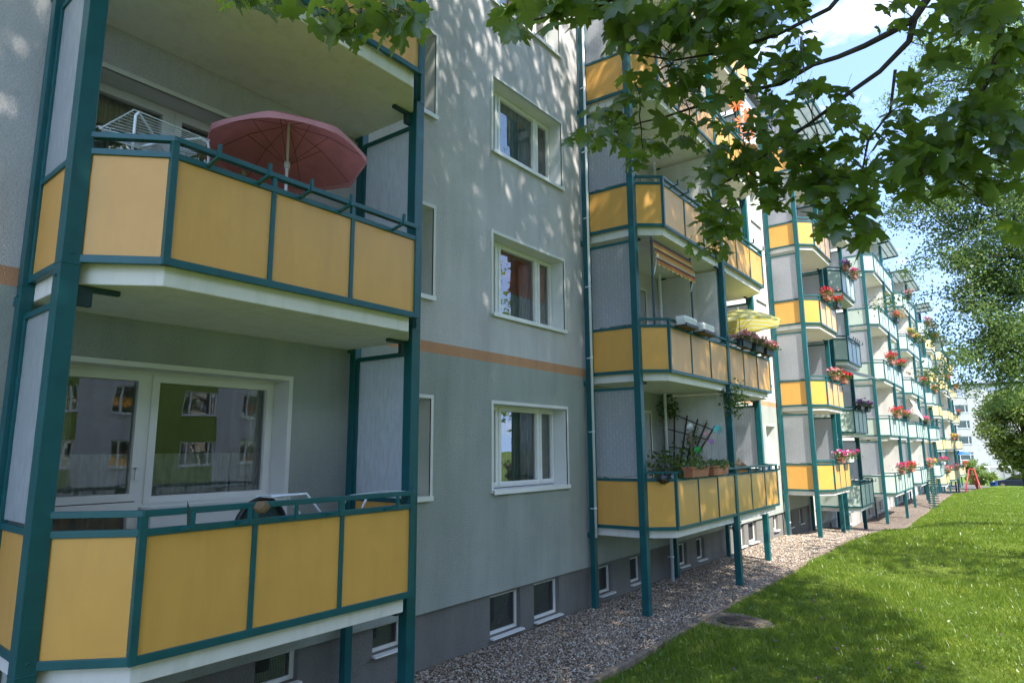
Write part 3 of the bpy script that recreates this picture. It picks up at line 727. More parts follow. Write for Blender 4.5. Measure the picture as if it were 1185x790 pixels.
# ------------------------------------------------------------------ foliage
ML = [(0, 0), (.12, -.08), (.38, -.10), (.27, .08), (.50, .15), (.62, .38), (.42, .45), (.23, .42), (.28, .68), (.15, .73), (0, 1.0)]
mo = ML + [(-x, y) for x, y in ML[-2:0:-1]]
def lz(x, y): return -.22*abs(x) - .25*(y-.3)**2
MLV = [(0, .25, .05)] + [(x, y, lz(x, y)) for x, y in mo]
MLT = [(0, i, i+1 if i < len(mo) else 1) for i in range(1, len(mo)+1)]
SLV = [(0, 0, 0), (.4, -.05, -.05), (.55, .38, -.1), (.22, .5, 0), (0, 1, -.1), (-.22, .5, 0), (-.55, .38, -.1), (-.4, -.05, -.05)]
SLT = [(0, 1, 2), (0, 2, 3), (0, 3, 4), (0, 4, 5), (0, 5, 6), (0, 6, 7)]
OVV = [(0, 0, 0), (.22, .3, -.03), (.18, .75, -.06), (0, 1, -.1), (-.18, .75, -.06), (-.22, .3, -.03)]
OVT = [(0, 1, 2), (0, 2, 3), (0, 3, 4), (0, 4, 5)]
def curve(p, q, sag, n=7, jit=.06):
    p = Vector(p); q = Vector(q); L = (q-p).length; out = []
    for i in range(n+1):
        t = i/n; v = p.lerp(q, t)+Vector((0, 0, sag*math.sin(PI*t)*L))
        if 0 < i < n: v += Vector([random.uniform(-1, 1)*jit*L*.3 for _ in range(3)])
        out.append(v)
    return out

# --- big maple beside the camera
TX, TY = 9.9, 3.4
mp_ = thing('maple_tree', 'big maple beside the viewer whose dark lobed leaves hang across the top of the picture', 'tree', (TX, TY, float(lawn_z(TX, TY))))
b = MB(); b.tube([(TX, TY, -3.0), (TX+.03, TY, -2.2), (TX-.05, TY+.05, 0), (TX+.05, TY, 3), (TX-.1, TY+.1, 7), (TX, TY, 12), (TX, TY, 16)], [.42, .32, .28, .25, .2, .13, .04], 14)
b.build('trunk', M['bark'], mp_, True)
br = MB(); tips = []
def limb(p, q, r0, r1, sag=.1, n=7):
    c = curve(p, q, sag, n); br.tube(c, [r0+(r1-r0)*i/n for i in range(n+1)], 8); return c
# hidden limbs of the crown
for i in range(26):
    z = 3.5+11*random.random(); a = random.uniform(0, 2*PI); r = random.uniform(2.5, 5.2)
    q = (TX+.2+math.cos(a)*r, TY+math.sin(a)*r*1.35, z+random.uniform(1, 3))
    u, v, w_ = to_px(np.array([q]))
    if w_[0] > 0 and -100 < u[0] < 1290 and -100 < v[0] < 900: continue
    limb((TX, TY, z), q, .09, .02, .08)
# visible boughs (real distances 3 to 5 m)
def path(pts): return [at(*p) for p in pts]
junction = Vector((8.2, 3.9, 2.65))
br.tube([(TX, TY, 1.6), (9.3, 3.6, 2.1), junction], [.12, .09, .07], 10)
bA = [junction]+path([(1090, -60, 4.75), (1072, 0, 4.6), (1058, 22, 4.5), (1030, 38, 4.4), (1001, 53, 4.3), (970, 66, 4.2), (941, 75, 4.1), (904, 97, 4.0), (862, 106, 3.9), (830, 117, 3.85), (798, 126, 3.8), (768, 136, 3.75), (741, 142, 3.7), (713, 152, 3.65)])
br.tube(bA, [.05, .030, .025, .021, .017, .015, .013, .012, .011, .009, .008, .007, .005, .004, .0025], 8)
bB = path([(1058, 22, 4.5), (1052, 48, 4.45), (1018, 83, 4.4), (981, 109, 4.3), (941, 140, 4.25), (902, 168, 4.2), (862, 196, 4.15), (835, 214, 4.1), (828, 260, 4.05), (829, 300, 4.0)])
br.tube(bB, [.019, .017, .014, .012, .010, .008, .006, .005, .003, .002], 8)
bC = [junction]+path([(1190, -70, 4.6), (1163, 0, 4.4), (1157, 45, 4.3), (1147, 85, 4.2), (1120, 140, 4.15), (1080, 190, 4.1), (1040, 225, 4.05)])
br.tube(bC, [.04, .022, .016, .013, .010, .007, .005, .003], 8)
bD = path([(1036, 81, 4.4), (1030, 130, 4.35), (1005, 162, 4.3), (995, 210, 4.25), (989, 250, 4.2)]); br.tube(bD, [.009, .007, .006, .004, .002], 7)
bE = [junction]+path([(1000, -140, 4.3), (820, -70, 3.8), (740, -15, 3.6), (690, 8, 3.5), (640, 18, 3.4), (590, 30, 3.3)]); br.tube(bE, [.05, .03, .018, .012, .008, .005, .003], 8)
bF = [bE[3]]+path([(640, -110, 3.6), (500, -70, 3.4), (440, -25, 3.2), (420, 5, 3.1)]); br.tube(bF, [.018, .013, .009, .005, .003], 8)
bG = path([(500, -70, 3.4), (400, -50, 3.2), (330, -30, 3.05), (290, -8, 3.0)]); br.tube(bG, [.009, .007, .004, .002], 7)
bH = path([(1020, 0-60, 4.5), (960, 10, 4.2), (900, 40, 4.0), (840, 60, 3.9), (780, 70, 3.8), (720, 60, 3.7)]); br.tube([junction]+bH, [.04, .016, .012, .009, .007, .005, .003], 7)
boughs = [p for c in (bA, bB, bC, bD, bE, bF, bG, bH) for p in c[1:]]
# leaf clusters: px, py, radius px (x, y), number of leaves, distance, size
CL = [(275, 4, 26, 10, 7, 3.0, .085), (320, 8, 26, 12, 7, 3.0, .085), (385, 22, 26, 20, 12, 3.1, .085), (440, 25, 34, 26, 22, 3.1, .09), (475, 30, 18, 22, 9, 3.1, .085), (405, 45, 15, 12, 6, 3.1, .08),
      (590, 30, 24, 16, 9, 3.3, .085), (620, 12, 25, 14, 8, 3.35, .085), (655, 20, 22, 16, 8, 3.4, .085), (690, 10, 40, 20, 16, 3.5, .09), (740, 20, 45, 26, 24, 3.6, .095), (765, 50, 35, 22, 16, 3.7, .095),
      (725, 48, 28, 16, 10, 3.6, .09), (800, 15, 40, 24, 20, 3.8, .1), (850, 20, 40, 28, 20, 3.9, .1), (820, 60, 35, 22, 14, 3.9, .095), (880, 50, 30, 28, 12, 4.0, .095), (910, 15, 30, 18, 14, 4.1, .095), (925, 55, 22, 24, 7, 4.1, .09),
      (770, 85, 30, 20, 10, 3.8, .09), (740, 110, 28, 18, 10, 3.75, .08), (705, 140, 26, 14, 12, 3.65, .07), (680, 165, 22, 12, 10, 3.6, .065), (720, 165, 30, 16, 12, 3.7, .075), (745, 185, 22, 18, 8, 3.75, .085),
      (790, 120, 32, 22, 13, 3.85, .085), (790, 165, 30, 22, 10, 3.85, .085), (835, 95, 30, 22, 10, 3.9, .085), (835, 140, 30, 20, 10, 3.95, .085), (875, 110, 28, 22, 12, 4.0, .085), (890, 145, 28, 22, 12, 4.1, .085),
      (845, 190, 26, 22, 12, 4.1, .08), (815, 215, 22, 22, 9, 4.05, .075), (835, 240, 22, 22, 12, 4.05, .08), (825, 280, 22, 22, 12, 4.0, .075), (850, 265, 14, 20, 6, 4.05, .075), (815, 255, 14, 18, 6, 4.0, .07),
      (880, 190, 24, 24, 12, 4.15, .09), (915, 180, 28, 24, 16, 4.2, .09), (950, 175, 28, 22, 14, 4.25, .09), (935, 215, 28, 26, 16, 4.2, .095), (905, 225, 24, 22, 10, 4.15, .09), (965, 235, 26, 26, 14, 4.2, .095), (995, 220, 26, 26, 14, 4.2, .095),
      (990, 265, 28, 22, 12, 4.2, .1), (955, 260, 22, 18, 8, 4.2, .09), (1000, 180, 26, 26, 9, 4.3, .09), (985, 145, 22, 16, 7, 4.3, .085), (1030, 190, 26, 22, 10, 4.1, .09), (1045, 155, 24, 22, 8, 4.2, .09), (1055, 115, 24, 20, 8, 4.3, .09),
      (1065, 205, 34, 24, 18, 4.0, .1), (1100, 175, 36, 28, 22, 4.1, .1), (1115, 215, 36, 22, 18, 4.1, .1), (1140, 140, 34, 32, 22, 4.15, .1), (1170, 170, 26, 34, 18, 4.2, .1), (1150, 95, 32, 28, 14, 4.2, .095), (1175, 50, 24, 32, 12, 4.2, .095),
      (1110, 30, 44, 22, 18, 4.4, .095), (1070, 55, 22, 22, 6, 4.4, .085), (1165, 215, 22, 14, 6, 4.1, .095), (1105, 140, 24, 16, 8, 4.1, .09), (1178, 268, 14, 14, 4, 4.1, .09), (1150, 15, 36, 14, 14, 4.3, .09), (1040, 10, 20, 10, 4, 4.5, .08), (1100, 75, 22, 12, 5, 4.3, .085), (1030, 35, 14, 12, 2, 4.4, .07),
      (930, 110, 20, 20, 7, 4.2, .085), (965, 120, 16, 14, 4, 4.25, .08), (900, 85, 22, 16, 6, 4.1, .085), (870, 225, 16, 16, 5, 4.1, .08), (860, 150, 20, 16, 7, 4.05, .085), (970, 205, 24, 22, 9, 4.25, .09)]
LP, LN, LU, LS = [], [], [], []
for (cx, cy, rx, ry, nn, dist, size) in CL:
    c = at(cx, cy, dist); near = min(boughs, key=lambda p: (p-c).length)
    tw = curve(near, c, .05, 4, .12); br.tube(tw, [.004, .0034, .0028, .002, .0014], 5, False)
    for i in range(int(nn*1.5)+1):
        a = random.uniform(0, 2*PI); r = math.sqrt(random.random())
        p = at(cx+rx*1.05*r*math.cos(a), cy+ry*1.05*r*math.sin(a), dist+random.uniform(-.35, .35))
        ux, uy, uz = to_px(np.array([p]))
        if abs(ux[0]-856) < 24 and abs(uy[0]-128) < 24 and random.random() < .85: continue
        s = size*random.uniform(.75, 1.6)
        tip = Vector((random.gauss(-.2, .55), random.gauss(0, .55), -random.uniform(.3, 1.2))).normalized()
        nrm = Vector((random.gauss(.1, .6), random.gauss(-.25, .6), random.uniform(.15, 1.0)))
        base = p-tip*s*.5
        k = tw[random.randint(1, 4)]
        if i % 2 == 0: br.tube([k, k.lerp(base, .5)+Vector((0, 0, .02)), base], [.0014, .001, .0009], 4, False)
        else: br.tube([base+Vector((random.uniform(-.05, .05), random.uniform(-.05, .05), .06)), base], [.001, .0009], 4, False)
        LP.append(base); LN.append(nrm); LU.append(tip); LS.append(s)
inst('crown', MLV, MLT, np.array(LP), frames(np.array(LN), np.array(LU)), np.array(LS), M['maple'], mp_)
# remainder of the crown, above and beside the viewer
n = 82000
v = rdir(n)*(RNG.random((n, 1))**.45); P3 = v*np.array([5.6, 9.5, 6.8])+np.array([TX, TY+.8, 12.2])
cl = np.sin(P3[:, 0]*1.5+1)*np.sin(P3[:, 1]*1.15+P3[:, 2]*.4)+np.sin(P3[:, 2]*1.4+P3[:, 0]*.6)
keep = cl+RNG.normal(size=n)*.45 > -1.2
u, w_, zz = to_px(P3); keep &= ~((zz > 0) & (u > -80) & (u < 1270) & (w_ > -70) & (w_ < 860))
keep &= P3[:, 2] > 7.2
P3 = P3[keep]; n = len(P3)
nr = rdir(n)+np.array([0, 0, .9]); tp = rdir(n)+np.array([0, 0, -.8])
inst('crown', SLV, SLT, P3, frames(nr, tp), .10+.10*RNG.random(n), M['maple'], mp_)
n = 17000; P3 = rdir(n)*(RNG.random((n, 1))**.4)*np.array([4.2, 4.8, 3.4])+np.array([10.2, -1.6, 10.6])  # extra unseen leaf clump, added to keep sun flecks off the nearest balcony panels
u, w_, zz = to_px(P3); k = ~((zz > 0) & (u > -80) & (u < 1270) & (w_ > -70) & (w_ < 860)); P3 = P3[k]; n = len(P3)
inst('crown', SLV, SLT, P3, frames(rdir(n)+np.array([0, 0, .9]), rdir(n)+np.array([0, 0, -.8])), .12+.09*RNG.random(n), M['maple'], mp_)
# lower leaves on the near boughs outside the frame
n = 1500; v = rdir(n)*(RNG.random((n, 1))**.5); P3 = v*np.array([3.0, 3.6, 2.4])+np.array([8.4, 3.2, 4.4])
u, w_, zz = to_px(P3); k = ~((zz > 0) & (u > -60) & (u < 1250) & (w_ > -60) & (w_ < 860)); P3 = P3[k]; n = len(P3)
inst('crown', SLV, SLT, P3, frames(rdir(n)+np.array([0, 0, .9]), rdir(n)+np.array([0, 0, -.8])), .08+.06*RNG.random(n), M['maple'], mp_)
br.build('branches', M['twig'], mp_, True)

# generic tree
def tree(name, label, x, y, h, centre, rad, n, leaf, lm, size, clump=1.0, trunk_r=.2, group=None, power=.4, nbr=16, keepout=True, bias=.0, extra=None):
    z0 = float(lawn_z(x, y)) if y < 96 else -4.55
    t = thing(name, label, 'tree' if h > 3 else 'shrub', (x, y, z0), group); c = np.array(centre); rad = np.array(rad)
    b = MB(); b.tube([(x, y, z0-.1), (x+.05, y, z0+.6), (x-.04, y, (z0+centre[2])/2), (centre[0], centre[1], centre[2]+rad[2]*.4)], [trunk_r*1.3, trunk_r, trunk_r*.8, trunk_r*.25], 10); b.build('trunk', M['bark'], t, True)
    lb = MB(); base = Vector((x, y, (z0+centre[2])/2)); blobs = []
    for i in range(nbr):
        d = rdir(1)[0]; q = c+d*rad*random.uniform(.55, .9); blobs.append(q)
    if extra: blobs += [np.array(e) for e in extra]
    for q in blobs:
        s = Vector((x, y, 0)).lerp(Vector(centre), .5); s.z = min(centre[2], z0+(centre[2]-z0)*random.uniform(.5, .95))
        cc = curve(s, Vector(q), .08, 6); lb.tube(cc, [trunk_r*.35*(1-i/6.5)+.008 for i in range(7)], 6)
    lb.build('branches', M['bark'], t, True)
    k = RNG.integers(0, len(blobs), n); BL = np.array(blobs)[k]; rr = rdir(n)*(RNG.random((n, 1))**power)*(np.minimum(rad.min()*.42, 2.2))*clump
    rr[:, 2] *= .7; P3 = BL+rr+RNG.normal(size=(n, 3))*.08
    V, T = leaf
    inst('crown', V, T, P3, frames(rdir(n)+np.array([0, 0, .7]), rdir(n)+np.array([0, 0, -.4])), size*(.6+.8*RNG.random(n)), M[lm], t)
    return t
tree('maple_tree', 'unseen second maple outside the right edge, added to shade the lawn', 12.0, 20.0, 12, (12.0, 20, 5.0), (4.0, 6.0, 4.5), 2600, (SLV, SLT), 'maple', .17, 1.3)  # out of view, put in for the shade it throws on the lawn
# locust with fine leaves
blob_px = [(1050, 235, 27), (1085, 225, 28), (1130, 215, 28), (1170, 250, 28), (1110, 265, 28), (1160, 300, 28), (1100, 300, 27), (1130, 320, 28), (1108, 345, 28), (1150, 350, 28), (1180, 375, 29), (1135, 390, 28), (1100, 60, 28), (1150, 40, 29), (1078, 95, 28), (1160, 110, 29), (1120, 150, 29), (1180, 180, 29), (1190, 330, 30), (1145, 270, 30), (1200, 120, 31), (1200, 240, 31), (1120, 412, 27.5), (1150, 405, 28), (1185, 430, 29)]
LX, LY = 10.2, 29.5
t = thing('locust_tree', 'tall locust tree with airy fine leaves and drooping boughs right of the block', 'tree', (LX, LY, float(lawn_z(LX, LY))))
b = MB(); b.tube([(LX, LY, -3.2), (LX+.1, LY, 0), (LX-.2, LY, 5), (LX-.4, LY, 10), (LX-.6, LY, 16)], [.36, .28, .24, .16, .05], 12); b.build('trunk', M['bark'], t, True)
lb = MB(); P3 = []
cands = [at(a, c, d) for a, c, d in blob_px]
for i, q in enumerate(cands):
    s = Vector((LX-.3, LY, max(1.5, min(13, q.z+random.uniform(-1.5, 1.0))))); cc = curve(s, q, .10, 7, .05)
    lb.tube(cc, [.08*(1-j/7.6)+.006 for j in range(8)], 6)
    for j in range(7):
        e = q+Vector([random.gauss(.15, .8), random.gauss(0, .9), random.gauss(-.15, .58)]); st = cc[random.randint(4, 7)]
        c2 = curve(st, e, .05, 4, .1); lb.tube(c2, [.016, .012, .009, .006, .003], 4, False)
        for p in c2[1:]+[c2[-1]]: P3 += [np.array(p)+RNG.normal(size=3)*np.array([.30, .30, .20]) for _ in range(78)]
lb.build('branches', M['bark'], t, True)
for i in range(22):
    q = np.array([LX+random.uniform(-2, 6), LY+random.uniform(-5, 5), random.uniform(5, 17)]); P3 += [q+RNG.normal(size=3)*.9 for _ in range(160)]
P3 = np.array(P3); n = len(P3)
inst('crown', OVV, OVT, P3, frames(rdir(n)+np.array([0, 0, .5]), rdir(n)+np.array([0, 0, -.6])), .07+.08*RNG.random(n), M['locust'], t)
tree('garden_tree', 'round sunlit broadleaf tree standing in front of the white block by the car', 6.6, 76, 12, (7.2, 76, 1.6), (3.3, 3.6, 4.2), 26000, (SLV, SLT), 'farleaf', .20, 1.15, .16, nbr=34)
for (x, y, z, r, h, lab) in [(2.6, 97, -3.7, 1.5, 1.0, 'round green shrub behind the red swing frame'), (5.2, 128, -3.7, 2.4, 1.0, 'low dark shrub against the white block'), (9.5, 126, -3.3, 3.0, 1.5, 'shrub behind the parked car'), (1.0, 130, -3.4, 2.2, 1.2, 'small bush at the left foot of the white block')]:
    tree('shrub', lab, x, y, 2, (x, y, z), (r, r, h), 1500, (SLV, SLT), 'farleaf', .22, 1.4, .05, nbr=10)

# ------------------------------------------------------------------ objects on the balconies
def lathe(prof, n=20, cx=0, cy=0, cz=0):
    b = MB(); k = len(prof)
    for r, z in prof:
        for j in range(n): a = 2*PI*j/n; b.v.append((cx+r*math.cos(a), cy+r*math.sin(a), cz+z))
    for i in range(k-1):
        for j in range(n): a = i*n+j; c = i*n+(j+1) % n; b.f.append((a, c, c+n, a+n)); b.m.append(0)
    return b
def rail_z(sec, lvl): return RB[sec]+2.8*lvl+.89
def flower_box(x, y, z, label, colours, pot='terra', w=.55, h=.17, d=.17, fh=.22, rich=1.0, group='flower boxes on the balcony railings', name='flower_box', big=False):
    t = thing(name, label, 'flower box', (x, y, z), group)
    b = MB(); a, c = w/2, d/2
    v = [(x-c*.8, y-a*.92, z), (x+c*.8, y-a*.92, z), (x+c*.8, y+a*.92, z), (x-c*.8, y+a*.92, z), (x-c, y-a, z+h), (x+c, y-a, z+h), (x+c, y+a, z+h), (x-c, y+a, z+h)]
    b.add(v, [(3, 2, 1, 0), (4, 5, 6, 7), (0, 1, 5, 4), (1, 2, 6, 5), (2, 3, 7, 6), (3, 0, 4, 7)])
    b.box(x-c-.012, x+c+.012, y-a-.012, y+a+.012, z+h-.025, z+h+.006); b.build('box', M[pot], t, bevel=.006)
    n = int(170*rich); p = np.stack([x+RNG.normal(size=n)*d*.55+.02, y+(RNG.random(n)-.5)*w*1.05, z+h+fh*RNG.random(n)*.75-.03], 1)
    inst('foliage', SLV, SLT, p, frames(rdir(n), rdir(n)), .035+.035*RNG.random(n), M['plant'], t)
    for ci, cn in enumerate(colours):
        m = int(26*rich/len(colours))+3; q = np.stack([x+.03+RNG.normal(size=m)*d*.6, y+((ci+RNG.random(m))/len(colours)-.5)*w*1.15, z+h+fh*(.25+.75*RNG.random(m))], 1)
        Q = np.repeat(q, 7, 0)+RNG.normal(size=(m*7, 3))*.02
        inst('flowers', SLV, SLT, Q, frames(rdir(len(Q)), rdir(len(Q))), .035+.02*RNG.random(len(Q)), M['fl_'+cn], t)
    return t
FX = XC+.13
FB = [ # sec, lvl, y, colours, pot, width, label
 (2, 3, 28.3, ['purple', 'pink'], 'terra', .6, 'pink and violet petunias, third level of the narrow mint balconies, left box'),
 (2, 3, 29.9, ['pink'], 'terra', .55, 'pink flowers in a pink pot on the third level narrow mint balcony, right box'),
 (1, 2, 24.2, ['red', 'rose'], 'terra', .55, 'red geraniums over the second level ochre balcony of the third bay, left pot'),
 (1, 2, 25.8, ['red'], 'black', .55, 'red geraniums over the second level ochre balcony of the third bay, right pot'),
 (1, 1, 24.4, ['rose'], 'terra', .5, 'sparse terracotta pot on the first level ochre balcony of the third bay'),
 (1, 1, 25.9, ['red'], 'terra', .55, 'terracotta pot of red blooms on the first level ochre balcony of the third bay'),
 (2, 1, 28.6, ['purple'], 'black', .7, 'purple petunias on the first level narrow mint balcony, left one'),
 (2, 1, 30.1, ['purple', 'pink'], 'black', .7, 'purple petunias on the first level narrow mint balcony, right one'),
 (1, 0, 24.3, ['magenta', 'white'], 'terra', .55, 'magenta and white flowers in terracotta on the lowest ochre balcony of the third bay'),
 (1, 0, 25.6, ['magenta', 'pink'], 'white_tube', .8, 'magenta flowers in white box on the lowest ochre balcony of the third bay'),
 (2, 2, 38.4, ['red'], 'terra', .9, 'large red geraniums, second level of the first wide mint bay, left half'),
 (2, 2, 41.8, ['red'], 'black', .9, 'red geraniums with yellow leaves, second level of the first wide mint bay, right half'),
 (2, 1, 38.5, ['red'], 'terra', 1.0, 'bright red geraniums, first level of the first wide mint bay, left half'),
 (2, 1, 42.0, ['orange', 'purple'], 'black', 1.1, 'orange and purple flowers, first level of the first wide mint bay, right half'),
 (2, 0, 38.4, ['pink', 'red'], 'terra', 1.0, 'pink and red geraniums at the bottom of the first wide mint bay, left half'),
 (2, 0, 42.0, ['red'], 'terra', 1.3, 'mass of scarlet geraniums at the bottom of the first wide mint bay, right half'),
 (2, 3, 42.2, ['red', 'orange'], 'black', 1.0, 'red and orange geraniums on the third level of the first wide mint bay'),
 (2, 4, 50.2, ['rose'], 'black', .9, 'small dark box on the top balcony of the second wide mint bay'),
 (2, 3, 48.6, ['yellow'], 'terra', .7, 'yellow flowers on the third level of the second wide mint bay, left pot'),
 (2, 3, 51.4, ['yellow', 'orange'], 'black', .9, 'yellow and orange flowers, third level of the second wide mint bay, right box'),
 (2, 2, 53.2, ['red', 'rose'], 'black', 1.0, 'red flowers on the second level of the second wide mint bay'),
 (2, 1, 51.9, ['pink', 'rose'], 'black', 1.1, 'pale pink flowers on the first level of the second wide mint bay'),
 (2, 0, 51.4, ['rose', 'pink'], 'terra', 1.2, 'pink flowers on the lowest balcony of the second wide mint bay, left box'),
 (2, 0, 53.4, ['yellow'], 'mint', 1.0, 'yellow green plant at the bottom of the second wide mint bay, right box'),
 (2, 4, 61.8, ['red', 'orange'], 'terra', 1.8, 'long box of red and orange flowers on the top balcony of the last mint bay'),
 (2, 0, 61.5, ['magenta', 'red'], 'white_tube', 1.5, 'magenta flowers in a white box on the lowest balcony of the last mint bay'),
 (2, 2, 61.6, ['orange'], 'terra', 1.2, 'orange flowers on the second level of the last mint bay'),
 (3, 4, 66.5, ['orange', 'yellow'], 'black', 1.4, 'orange and yellow flowers on the top balcony of the first cream bay'),
 (3, 3, 75.2, ['orange'], 'terra', 1.4, 'orange geraniums on the third level of the wide cream bay'),
 (3, 0, 66.0, ['rose', 'red'], 'terra', 1.9, 'long box of salmon flowers on the lowest balcony of the first cream bay'),
 (3, 0, 75.0, ['rose'], 'terra', 1.8, 'salmon flowers on the lowest balcony of the wide cream bay'),
 (3, 1, 74.8, ['yellow', 'rose'], 'terra', 1.5, 'yellow and pink flowers, first level of the wide cream bay, left box'),
 (3, 1, 79.0, ['red', 'yellow'], 'terra', 1.5, 'red and yellow flowers on the first level of the wide cream bay, right box'),
 (3, 2, 86.5, ['red'], 'black', 1.4, 'red flowers on the second level of the last cream bay'),
 (3, 3, 86.6, ['red', 'orange'], 'terra', 1.4, 'red and orange flowers on the third level of the last cream bay'),
 (3, 0, 86.9, ['red', 'orange'], 'terra', 1.6, 'red and orange flowers on the lowest balcony of the last cream bay')]
for sec, lvl, y, cols, pot, w, lab in FB:
    far = y > 37; k = 1 if not far else 1.5
    flower_box(FX+.03, y, rail_z(sec, lvl)+.015, lab, cols, pot, w, .17*k**.5, .18*k**.5, .26*k, 1.3*k)
# nearer ones
for i, (y, lab) in enumerate([(14.95, 'black plant trough with pink succulents, first of three beside the yellow sunshade'), (15.85, 'middle one of the three black plant troughs beside the yellow sunshade'), (16.7, 'far one of the three black plant troughs beside the yellow sunshade')]):
    flower_box(FX+.02, y, rail_z(1, 1)+.015, lab, ['rose'], 'black', .62, .17, .18, .20, 1.3, 'black troughs on the ochre railing')
def pinwheel(parent, x, y, z, h, col, r=.07):
    b = MB(); b.tube([(x, y, z), (x+.01, y, z+h)], .004, 5); o = b.build('stem', M['wood'], parent)
    c = Vector((x+.02, y-.01, z+h)); w = MB()
    for k in range(10):
        a = 2*PI*k/10; d = Vector((.8*math.cos(a), .55*math.cos(a), math.sin(a))).normalized(); e = Vector((.8*math.cos(a+.35), .55*math.cos(a+.35), math.sin(a+.35))).normalized()
        w.add([c, c+d*r, c+e*r*.85+Vector((0, -.02, 0))], [(0, 1, 2)])
    w.build('pinwheel', M['fl_'+col] if 'fl_'+col in M else M[col], parent)
M['turq'] = flat('turquoise_foil', (.02, .50, .52)); M['foil_orange'] = flat('orange_foil', (.80, .15, .012)); M['green'] = flat('green_foil', (.03, .45, .10))
for i, (y, lab, cols) in enumerate([(11.72, 'terracotta trough on the lowest railing holding a green pinwheel, left of two', ['white']), (12.76, 'terracotta trough on the lowest railing holding a turquoise pinwheel, right of two', ['white'])]):
    t = flower_box(FX+.02, y, rail_z(1, 0)+.015, lab, [], 'terra', .82, .18, .2, .18, 1.1, 'terracotta troughs on the ochre railing')
    z = rail_z(1, 0)+.18
    if i == 0: pinwheel(t, FX, y+.15, z, .32, 'green', .075); pinwheel(t, FX, y-.15, z, .75, 'white', .07)
    else: pinwheel(t, FX, y+.2, z, .72, 'turq', .1); pinwheel(t, FX, y-.2, z, .48, 'purple', .06); pinwheel(t, FX-.05, y-.32, z, .62, 'rose', .06)
# white empty planters held on the handrail
for i, y in enumerate((11.62, 12.52)):
    t = thing('planter_box', ['white ribbed empty planter on the first level handrail, nearer of two', 'white ribbed empty planter on the first level handrail, farther of two'][i], 'planter', (FX, y, rail_z(1, 1)), 'white planters on the railing')
    b = MB(); z = rail_z(1, 1)+.02; x = FX+.02; w, d, h = .29, .09, .17
    b.add([(x-d*.8, y-w, z), (x+d*.8, y-w, z), (x+d*.8, y+w, z), (x-d*.8, y+w, z), (x-d, y-w-.01, z+h), (x+d, y-w-.01, z+h), (x+d, y+w+.01, z+h), (x-d, y+w+.01, z+h)], [(3, 2, 1, 0), (4, 5, 6, 7), (0, 1, 5, 4), (1, 2, 6, 5), (2, 3, 7, 6), (3, 0, 4, 7)])
    for k in range(11): b.box(x+d*.9, x+d*1.06, y-w+.02+k*.05, y-w+.04+k*.05, z+.02, z+h-.02)
    for k in range(3): b.box(x-d-.005, x+d+.008, y-w-.02, y+w+.02, z+.04+k*.04, z+.05+k*.04)
    b.build('box', M['white'], t, bevel=.004); c = MB(); c.box(x-d-.02, x+d+.02, y-w-.03, y-w+.0, z-.03, z-.004); c.box(x-d-.02, x+d+.02, y-w, y+w, z-.03, z-.004); c.box(x+d+.012, x+d+.03, y-w, y+w, z-.03, z+.03); c.build('holder', M['black'], t)

# parasols
def parasol(name, label, cx, cy, ztop, R, drop, tilt, pole_z0, cm, hem, nseg=8, val=.08, tdir=(-1, .3)):
    t = thing(name, label, 'parasol', (cx, cy, pole_z0))
    td = Vector((tdir[0], tdir[1], 0)).normalized(); ax = (Vector((0, 0, 1))*math.cos(tilt)+td*math.sin(tilt)).normalized()
    e1 = ax.cross(Vector((1, 0, 0))).normalized(); e2 = ax.cross(e1).normalized(); top = Vector((cx, cy, ztop))
    def pt(r, a, dz): return top+ (e1*math.cos(a)+e2*math.sin(a))*r - ax*dz
    rings = 6; per = 6; n = nseg*per; b = MB()
    def ring(fr):
        out = []
        for j in range(n):
            a = 2*PI*j/n; ph = (j % per)/per; edge = 1-.06*fr*math.sin(PI*ph)
            sag = .05*fr*math.sin(PI*ph)
            out.append(pt(R*fr*edge, a, drop*fr**1.5 - 0*sag))
        return out
    rs = [ring(k/rings) for k in range(1, rings+1)]
    b.v = [tuple(top)]+[tuple(p) for r in rs for p in r]
    for j in range(n): b.f.append((0, 1+j, 1+(j+1) % n)); b.m.append(0)
    for k in range(rings-1):
        for j in range(n): a = 1+k*n+j; c = 1+k*n+(j+1) % n; b.f.append((a, a+n, c+n, c)); b.m.append(0)
    co_ = b.build('canopy', M[cm], t, True)
    hb = MB(); last = rs[-1]; low = [p-ax*(val*(1-.35*math.sin(PI*((j % per)/per)))) for j, p in enumerate(last)]
    hb.v = [tuple(p) for p in last]+[tuple(p) for p in low]
    for j in range(n): hb.f.append((j, (j+1) % n, n+(j+1) % n, n+j)); hb.m.append(0)
    hb.build('valance', M[hem], co_, True)
    rb_ = MB()
    for k in range(nseg):
        a = 2*PI*k/nseg; rb_.tube([top-ax*.02, pt(R*.5, a, drop*.5**1.5+.012), pt(R*.98, a, drop+.01)], .003, 4)
        rb_.tube([top-ax*(drop+.12), pt(R*.5, a, drop*.5**1.5+.02)], .003, 4)
    rb_.build('ribs', M['rust' if cm == 'redcloth' else hem], t)
    p = MB(); j = top-ax*.5; p.tube([top+ax*.05, j], .014, 8); p.tube([j, (j.x, j.y, pole_z0)], .016, 10); p.tube([top-ax*(drop+.15), top-ax*(drop+.08)], .03, 10)
    p.build('pole', M['white_tube'], t)
    return t
s = parasol('parasol', 'faded red parasol on the first level balcony nearest the viewer', .80, 3.55, 3.36, .80, .36, math.radians(4), RB[1]+2.84, 'redcloth', 'pinkhem', 8, .07, (-1, .45))
parasol('parasol', 'yellow and white striped parasol over the wide ochre bay railing', 1.15, 16.4, 3.50, 1.02, .42, math.radians(2), RB[1]+2.84, 'ysun', 'ysun', 8, .06, (-1, 0))

